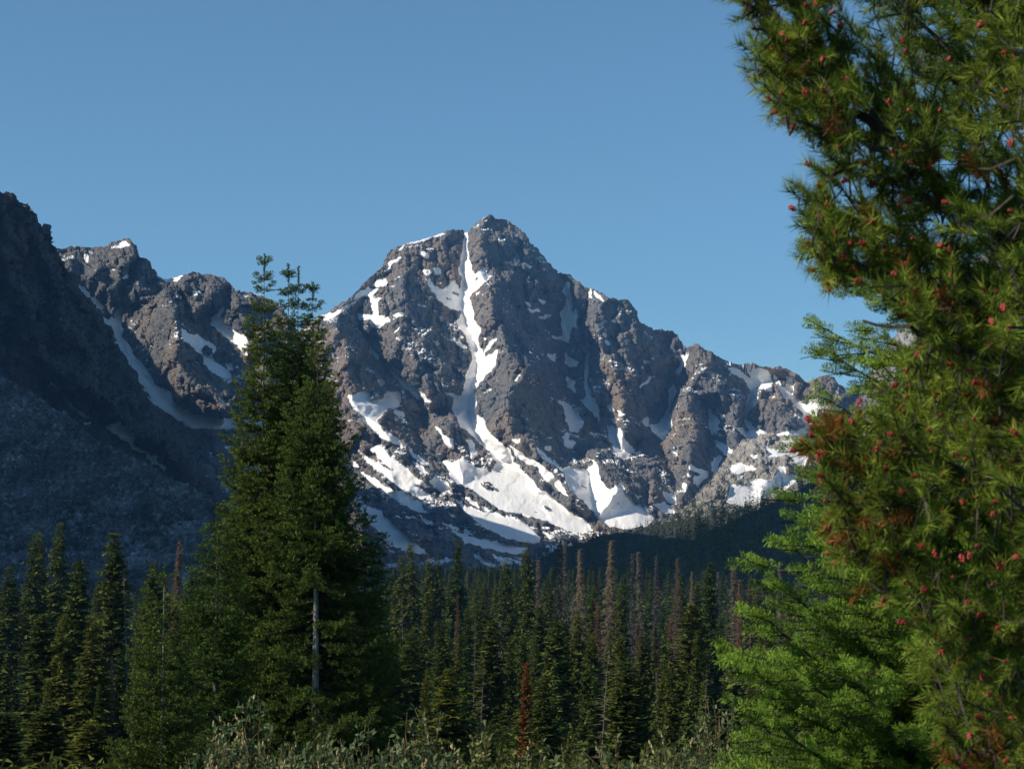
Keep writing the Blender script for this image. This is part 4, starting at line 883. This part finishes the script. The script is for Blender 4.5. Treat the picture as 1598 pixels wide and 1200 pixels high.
special = [
 (717, 832, 430, 'slender', 2.5, 'dark tall spruce standing above the forest in front of the long thin snow tongue'),
 (825, 842, 360, 'slender', 2.5, 'dark tall spruce at the left end of the wooded hill, above its neighbours'),
 (643, 845, 420, 'slender', 2.6, 'tall green spruce just right of the fir clump under the shaded snow strip'),
 (672, 862, 430, 'slender', 2.2, 'dark spruce between the fir clump and the tall spruce by the snow tongue'),
 (688, 864, 420, 'slender', 2.2, 'spruce immediately left of the tall dark one at the snow tongue'),
 (627, 865, 400, 'slender', 2.3, 'spruce peeking out closest to the right side of the fir clump'),
 (790, 868, 400, 'slender', 2.5, 'green spruce a little left of the dark spruce at the hill end'),
 (178, 828, 210, 'bushy', 2.3, 'broad-topped brownish green conifer rising highest over the left forest'),
 (124, 872, 200, 'bushy', 2.0, 'pointed green conifer left of the broad-topped one in the left forest'),
 (97, 812, 330, 'slender', 3.0, 'near-black spruce silhouetted against the boulder slope'),
 (52, 830, 320, 'slender', 3.0, 'blackish spruce nearer the left edge with a double-looking top'),
 (68, 826, 335, 'slender', 2.6, 'blackish spruce between the two other dark ones at the left'),
 (12, 880, 300, 'slender', 3.0, 'dark spruce at the extreme left edge of the view'),
 (269, 838, 230, 'dying', 1.6, 'reddish dead spire standing just above the slim young fir'),
 (245, 875, 220, 'bushy', 1.9, 'olive conifer immediately behind the top of the slim young fir'),
 (298, 890, 210, 'bushy', 1.8, 'olive conifer between the slim young fir and the tall clump'),
 (322, 915, 190, 'dead', 1.4, 'bare silvery dead tree with hanging twigs at the left side of the fir clump'),
 (206, 885, 200, 'snag', 1.6, 'thin bare snag right of the broad-topped conifer'),
 (172, 1020, 150, 'dead', .8, 'small grey dead tree deep in the left forest'),
 (68, 955, 160, 'bushy', 2.0, 'olive conifer with a long bare trunk in the left forest'),
 (100, 956, 150, 'slender', 1.6, 'slim green spruce beside the long bare trunk at left'),
 (148, 958, 145, 'slender', 1.8, 'green spruce below the broad-topped conifer'),
 (75, 1100, 105, 'bushy', 1.5, 'small rounded green conifer at the bottom left'),
 (5, 1110, 100, 'bushy', 1.4, 'small conifer cut by the lower left edge of the view'),
 (145, 1128, 100, 'bushy', 1.4, 'small conifer low down between the left edge and the slim young fir'),
 (822, 1030, 118, 'rust', .55, 'bright rust-red narrow dead tree in the middle of the green forest'),
 (842, 870, 330, 'dead', 2.0, 'wide grey-brown dead tree right beside the dark spruce at the hill end'),
 (868, 838, 330, 'dead', 1.9, 'grey-brown dead spire, first of the tall bare ones on the forest edge'),
 (880, 842, 340, 'dead', 1.7, 'grey-brown dead spire close beside the first tall bare one'),
 (906, 852, 320, 'dead', 2.2, 'broad dead tree with drooping twigs between the pair of spires and the tallest one'),
 (943, 838, 320, 'dead', 2.4, 'tallest and densest grey-brown dead tree on the forest edge'),
 (985, 860, 330, 'dead', 1.8, 'grey dead tree at the left of the dense bare group'),
 (1003, 856, 320, 'dead', 2.0, 'grey dead tree in the heart of the dense bare group'),
 (1021, 862, 325, 'dead', 1.3, 'very thin pale dead spire at the right of the dense bare group'),
 (1050, 866, 330, 'dead', 2.2, 'dead tree with a forked outline before the shaded spur'),
 (1078, 888, 320, 'dead', 1.3, 'short dead spire below the shaded spur'),
 (1108, 875, 320, 'bushy', 1.9, 'pointed green conifer standing out among the dead spires'),
 (1120, 888, 320, 'dead', 1.3, 'dead spire just right of the pointed green conifer among bare ones'),
 (1145, 878, 310, 'dead', 2.1, 'wide dead tree with red-brown twigs right of the pointed green conifer'),
 (1153, 900, 300, 'dying', 1.5, 'red-brown dying tree nestled before the wide dead one'),
 (1186, 898, 310, 'dead', 1.3, 'thin dead spire between the wide dead tree and the last tall one'),
 (1213, 872, 290, 'dead', 1.6, 'last tall pale dead tree before the young fir'),
 (1243, 905, 290, 'dead', 1.3, 'dead spire partly hidden next to the branches of the young fir'),
 (762, 915, 290, 'dead', 1.4, 'light grey thin dead tree in the forest below the long snow tongue'),
 (715, 925, 270, 'dying', 1.0, 'dull red dead tree in the forest below the tall dark spruce'),
 (738, 960, 200, 'snag', 1.0, 'tall bare leaning snag in the left half of the central forest'),
 (745, 1020, 130, 'snag', .8, 'pale bare trunk low in the forest left of the rust-red tree'),
 (934, 1000, 120, 'snag', 1.2, 'long bare grey snag rising from behind the silvery willows'),
 (963, 1025, 150, 'snag', .7, 'thin bare trunk right of the long grey snag'),
 (936, 935, 230, 'dying', 1.3, 'red-brown dying tree below the tallest dead tree'),
 (1000, 970, 210, 'dying', 1.2, 'red-brown dying tree below the dense bare group'),
 (1028, 975, 215, 'dying', 1.1, 'red-brown dying tree right of the one below the bare group'),
 (1046, 955, 220, 'dying', 1.2, 'tall red-brown dying tree in the right of the central forest'),
 (1038, 1045, 140, 'dead', .6, 'narrow grey dead tree in the lower middle of the forest'),
 (1098, 1030, 150, 'snag', .7, 'white bare trunk left of the young fir'),
 (1175, 980, 200, 'dead', .9, 'grey dead tree whose pale trunk shows left of the young fir'),
 (1200, 985, 210, 'dying', .8, 'small red-brown tree close to the young fir branches'),
 (1080, 940, 190, 'bushy', 2.2, 'large full green conifer in the right of the central forest'),
 (980, 1030, 120, 'bushy', 1.6, 'full green conifer right above the silvery willows'),
 (865, 965, 180, 'bushy', 1.8, 'rounded olive conifer above the rust-red tree on its right'),
 (765, 965, 190, 'bushy', 1.8, 'rounded olive conifer above and left of the rust-red tree'),
 (900, 950, 210, 'slender', 1.6, 'slim bright green spruce below the broad dead tree'),
 (695, 965, 170, 'slender', 1.6, 'slim green spruce a little right of the fir clump at mid height'),
 (640, 985, 150, 'slender', 1.7, 'slim green spruce beside the dark right flank of the fir clump'),
 (608, 1010, 105, 'bushy', 1.6, 'dark conifer under the right-hand branches of the fir clump'),
 (845, 1055, 110, 'slender', 1.3, 'pointed green spruce immediately right of the rust-red tree'),
 (700, 1040, 112, 'slender', 1.4, 'pointed green spruce low down between fir clump and rust-red tree')]
for px, ty, Y, kd, hw, lab in special:
    trees.append([px, ty, Y, kd, hw, lab])
occupied = [(t[0]*t[2]/F, t[2]) for t in trees]
# fill: jittered rows from near to far
Y = 128.0; fill = []
while Y < 1080:
    dx = 2.2+.0042*Y if Y < 400 else 3.9+.0026*(Y-400)
    half = 799/F*Y*1.12+4
    xs = np.arange(-half, half, dx)+rsF.uniform(-dx/2, dx/2)
    for x in xs:
        xx = x+rsF.uniform(-.45, .45)*dx; yy = Y+rsF.uniform(-.5, .5)*dx
        px = 799+F*xx/yy
        if yy < 135 and px > 1190: continue
        if any((xx-(a-799*b/F))**2+(yy-b)**2 < 2.2 for a, b in occupied): continue
        r = rsF.rand(); g = float(ground(np.array(xx), np.array(yy)))
        h = rsF.uniform(4.5, 8.5) if yy < 160 else rsF.uniform(6.5, 11) if yy < 260 else rsF.uniform(9, 15.5) if yy < 420 else rsF.uniform(12, 20)
        if rsF.rand() < .2: h *= .65
        # skyline limit: tops of the far edge sit near py 880-900
        lim = np.interp(px, [0, 200, 330, 600, 830, 1000, 1300, 1600], [895, 900, 890, 885, 880, 888, 898, 900])+rsF.uniform(-4, 26)
        tz = pt(px, lim, yy)[2]
        if g+h > tz: h = max(5., float(tz-g))
        kd = 'slender' if r < .66 else 'bushy'
        if 780 < px < 1300 and yy > 230 and yy < 520 and rsF.rand() < .11: kd = 'dead'
        elif rsF.rand() < .02: kd = 'dead'
        elif rsF.rand() < .015: kd = 'dying'
        elif rsF.rand() < .012: kd = 'snag'
        fill.append((px, yy, xx, g, h, kd))
    Y += dx*.95
print('forest fill', len(fill))
things = []; 
for px, ty, Y_, kd, hw, lab in trees:
    P = pt(px, ty, Y_); g = float(ground(np.array(P[0]), np.array(float(Y_)))); things.append((px, Y_, float(P[0]), g, float(P[2])-g, kd, hw*(.95 if kd in ('dead', 'dying') else 1.35), lab))
# visibility test: paint trees far to near into a coarse buffer and keep those that show most
buf = -np.ones((300, 400), int); allt = [(t[0], t[1], t[2], t[3], t[4], t[5], t[6], t[7]) for t in things]
for (px, yy, xx, g, h, kd) in fill:
    hw = h*rsF.uniform(.095, .145) if kd != 'bushy' else h*rsF.uniform(.12, .17)
    if kd in ('dead', 'dying', 'snag'): hw = h*rsF.uniform(.09, .14)
    allt.append((px, yy, xx, g, h, kd, hw, None))
order = sorted(range(len(allt)), key=lambda i: -allt[i][1])
for i in order:
    px, yy, xx, g, h, kd, hw, lab = allt[i]
    f = 600-F*((g-CAMZ)/yy-math.tan(PITCH)); tpy = 850-F*(g+h-CAMZ)/yy; bpy_ = 850-F*(g-CAMZ)/yy; rw = F*hw/yy
    for r in range(max(0, int(tpy/4)), min(300, int(bpy_/4))):
        fr = (r*4-tpy)/(bpy_-tpy); ww = rw*min(1, fr*1.4+.05)
        a, b = int(max(0, (px-ww)/4)), int(min(399, (px+ww)/4)); buf[r, a:b+1] = i
# big foreground objects hide parts of it
yy_, xx_ = np.mgrid[0:300, 0:400]; hide = ((xx_*4 > 330) & (xx_*4 < 590) & (yy_*4 > 500)) | (xx_*4 > 1250) | (yy_*4 > 1150)
buf[hide] = -1; print('painted trees', len(np.unique(buf)))
cnt = np.bincount(buf[buf >= 0].ravel(), minlength=len(allt))
keep = set(range(len(things)))
rest = [i for i in np.argsort(-cnt) if i >= len(things) and cnt[i] > 0]
keep |= set(rest[:300-len(things)])
KD = {'slender': ('spruce_tree', 'slim green spruce', 'slim green spruces'), 'bushy': ('pine_tree', 'fuller olive green conifer', 'fuller olive conifers'), 'dead': ('dead_tree', 'grey dead tree', 'grey dead trees'),
      'snag': ('dead_tree', 'bare grey snag', 'bare snags'), 'rust': ('dead_tree', 'rust-red dead tree', 'rust-red trees'), 'dying': ('dead_tree', 'red-brown dying conifer', 'red-brown dying trees')}
for t in trees:
    if len(t[5].split()) > 16: print('LONG', t[5])
def region(px, tpy):
    hz = ('at the far left edge' if px < 60 else 'below the boulder slope' if px < 200 else 'around the slim young fir' if px < 330 else 'behind the tall fir clump' if px < 600 else
          'close right of the fir clump' if px < 690 else 'below the long thin snow tongue' if px < 790 else 'around the rust-red tree' if px < 880 else 'below the tall dead spires' if px < 980 else
          'below the dense bare group' if px < 1070 else 'under the shaded spur' if px < 1170 else 'beside the young fir branches' if px < 1260 else 'behind the foreground pine')
    vt = 'in the back rows' if tpy < 905 else 'in the upper middle rows' if tpy < 945 else 'in the middle rows' if tpy < 990 else 'in the lower middle rows' if tpy < 1050 else 'in the front rows'
    return hz, vt
far_t, far_ti, far_st, far_tr = {}, {}, {}, []
for i, (px, yy, xx, g, h, kd, hw, lab) in enumerate(allt):
    v_ = rsF.randint(len(PROTO[kd])); rot = rsF.uniform(0, 6.28)
    if i in keep:
        hz, vt = region(px, 850-F*(g+h-CAMZ)/yy)
        if len((KD[kd][1]+' '+vt+' '+hz).split()) > 16: print('LONG', KD[kd][1], vt, hz)
        nm, lb, gp = KD[kd]
        if lab is None: lab_ = '%s %s %s' % (lb, vt, hz)
        else: lab_ = lab
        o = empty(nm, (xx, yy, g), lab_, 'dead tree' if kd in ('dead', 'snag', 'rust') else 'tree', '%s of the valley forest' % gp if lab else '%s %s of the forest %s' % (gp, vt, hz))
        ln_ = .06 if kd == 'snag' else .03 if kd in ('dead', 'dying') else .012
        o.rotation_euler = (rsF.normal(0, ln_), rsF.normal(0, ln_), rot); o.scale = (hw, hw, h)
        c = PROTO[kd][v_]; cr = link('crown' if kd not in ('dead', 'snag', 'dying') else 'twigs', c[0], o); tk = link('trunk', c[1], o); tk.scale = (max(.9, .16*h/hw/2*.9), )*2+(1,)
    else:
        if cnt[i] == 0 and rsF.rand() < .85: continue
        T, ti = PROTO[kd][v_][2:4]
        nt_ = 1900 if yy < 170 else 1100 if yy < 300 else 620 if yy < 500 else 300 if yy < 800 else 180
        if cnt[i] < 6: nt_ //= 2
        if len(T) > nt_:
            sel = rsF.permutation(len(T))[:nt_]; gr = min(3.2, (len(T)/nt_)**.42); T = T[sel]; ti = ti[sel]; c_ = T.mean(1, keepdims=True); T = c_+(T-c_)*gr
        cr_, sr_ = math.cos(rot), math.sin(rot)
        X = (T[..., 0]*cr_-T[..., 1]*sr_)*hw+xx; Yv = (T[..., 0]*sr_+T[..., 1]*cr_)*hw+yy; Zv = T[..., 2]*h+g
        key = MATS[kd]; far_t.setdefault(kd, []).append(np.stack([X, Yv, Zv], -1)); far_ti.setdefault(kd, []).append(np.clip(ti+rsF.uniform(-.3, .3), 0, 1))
        far_tr.append((xx, yy, g, h))
def multi_mesh(name, parts):
    """parts: list of (tris, tint, material)"""
    V = np.concatenate([p[0] for p in parts]); ti = np.concatenate([p[1] for p in parts]); mats = []; mi = []
    for p in parts:
        if p[2] not in mats: mats.append(p[2])
        mi.append(np.full(len(p[0]), mats.index(p[2]), np.int32))
    me = mkmesh(name, V.reshape(-1, 3), np.arange(3*len(V)).reshape(-1, 3), mats, {'tint': np.repeat(ti, 3)})
    me.polygons.foreach_set('material_index', np.concatenate(mi)); return me
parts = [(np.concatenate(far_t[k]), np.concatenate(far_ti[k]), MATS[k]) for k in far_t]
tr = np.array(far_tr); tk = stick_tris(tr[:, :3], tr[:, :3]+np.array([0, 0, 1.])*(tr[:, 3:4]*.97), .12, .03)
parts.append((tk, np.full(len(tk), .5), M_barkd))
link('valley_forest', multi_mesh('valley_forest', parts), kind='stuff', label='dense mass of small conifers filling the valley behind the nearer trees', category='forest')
print('forest stuff tris', sum(len(p[0]) for p in parts))

# far woods on the hill, the spur, the dome and scattered on the talus
def scatter(name, surf, n, hr, seed, label, cond=None, dead=.03, wr=.13, tris=90):
    P, PX, PY = SURF[surf]; rs = np.random.RandomState(seed)
    ok = np.ones(PX.shape, bool) if cond is None else cond(PX, PY)
    ok &= (PX < 1890) & (PX > -60)
    # area weighting
    du = np.gradient(P, axis=1); dv = np.gradient(P, axis=0); ar = np.abs(du[..., 0]*dv[..., 1]-du[..., 1]*dv[..., 0])*ok
    pr = ar.ravel()/ar.sum(); ids = rs.choice(len(pr), n, p=pr); base = P.reshape(-1, 3)[ids]
    prt = {}
    for b in base:
        r = rs.rand(); kd = 'dead' if r < dead else 'slender' if r < .8 else 'bushy'
        T, ti = PROTO[kd][rs.randint(len(PROTO[kd]))][2:4]; sel = rs.randint(0, len(T), tris); T = T[sel]; ti = ti[sel]
        c_ = T.mean(1, keepdims=True); T = c_+(T-c_)*np.array([2.8, 2.8, 2.8]); h = rs.uniform(*hr); hw = h*wr*rs.uniform(.8, 1.2); a = rs.uniform(0, 6.28)
        X = (T[..., 0]*math.cos(a)-T[..., 1]*math.sin(a))*hw+b[0]; Yv = (T[..., 0]*math.sin(a)+T[..., 1]*math.cos(a))*hw+b[1]
        prt.setdefault(kd, ([], [])); prt[kd][0].append(np.stack([X, Yv, np.maximum(T[..., 2], 0)*h+b[2]-.3], -1)); prt[kd][1].append(np.clip(ti+rs.uniform(-.3, .3), 0, 1))
    link(name, multi_mesh(name, [(np.concatenate(a), np.concatenate(b), MATS[k]) for k, (a, b) in prt.items()]), kind='stuff', label=label, category='forest')
def undergrowth():
    rs = np.random.RandomState(41); n = 9000
    y = 45+rs.rand(n)**1.3*420; x = (rs.rand(n)*2-1)*(y*.29+6); b = np.stack([x, y, ground(x, y)], 1); m = 34
    h = rs.uniform(.5, 1.5, n)*(1+y/300); r = h*rs.uniform(.6, 1.1, n)
    a = rs.rand(n, m)*6.283; q = np.sqrt(rs.rand(n, m)); zz = rs.rand(n, m)*(1-.6*q*q)
    c = b[:, None]+np.stack([np.cos(a)*q*r[:, None], np.sin(a)*q*r[:, None], zz*h[:, None]], -1)
    sz = (.09+.0009*y)[:, None, None]; e1 = rs.normal(0, 1, (n, m, 3))*sz; e2 = rs.normal(0, 1, (n, m, 3))*sz
    T = np.stack([c, c+e1, c+e2], 2).reshape(-1, 3, 3); ti = np.clip(np.repeat(rs.rand(n), m)*.6+rs.rand(n*m)*.4, 0, 1)
    link('undergrowth', tri_mesh('undergrowth', T, M_forest, ti), kind='stuff', label='low dark shrubs and seedlings covering the ground between the trees', category='undergrowth')
undergrowth()
gxx, gyy = np.meshgrid(np.arange(-900, 260, 10.), np.arange(1085, 2900, 12.))
SURF['valley'] = (np.stack([gxx, gyy, ground(gxx, gyy)], -1), 799+F*gxx/gyy, 850+0*gxx)
scatter('far_valley_forest', 'valley', 5200, (9, 17), 8, 'far dark wood on the valley floor at the foot of the snow slopes', cond=lambda x, y: (x > 250) & (x < 1100))
scatter('hill_forest', 'sunlit_hill', 6500, (9, 19), 1, 'sunlit far wood on the low hill under the granite dome', dead=.08)
scatter('spur_forest', 'wooded_spur', 6500, (13, 23), 2, 'dark shaded wood covering the spur on the right')
scatter('dome_scrub', 'granite_dome', 700, (3, 8), 3, 'scattered small conifers on the lower ledges of the granite dome', cond=lambda x, y: (y > 720+fbm(np.stack([x/30., y/30., x*0], -1), 2)*40) & (x < 1320), wr=.2)

# ------------------------------------------------------------------ haze
def haze():
    x0, x1, y0, y1, z0, z1 = -9600, 9600, -600, 12600, -70, 1500
    V = [(x, y, z) for x in (x0, x1) for y in (y0, y1) for z in (z0, z1)]
    f = [(0, 1, 3, 2), (4, 6, 7, 5), (0, 4, 5, 1), (2, 3, 7, 6), (0, 2, 6, 4), (1, 5, 7, 3)]
    m = bpy.data.materials.new('haze'); m.use_nodes = True; n = m.node_tree.nodes; n.clear()
    out = n.new('ShaderNodeOutputMaterial'); v = n.new('ShaderNodeVolumePrincipled')
    v.inputs['Color'].default_value = (.2, .5, 1, 1); v.inputs['Density'].default_value = HAZE; v.inputs['Anisotropy'].default_value = .0
    m.node_tree.links.new(v.outputs[0], out.inputs['Volume'])
    o = link('haze', mkmesh('haze', V, f, (m,)), kind='stuff', label='thin blue haze filling the valley air', category='haze')
HAZE = 4.2e-5
haze()
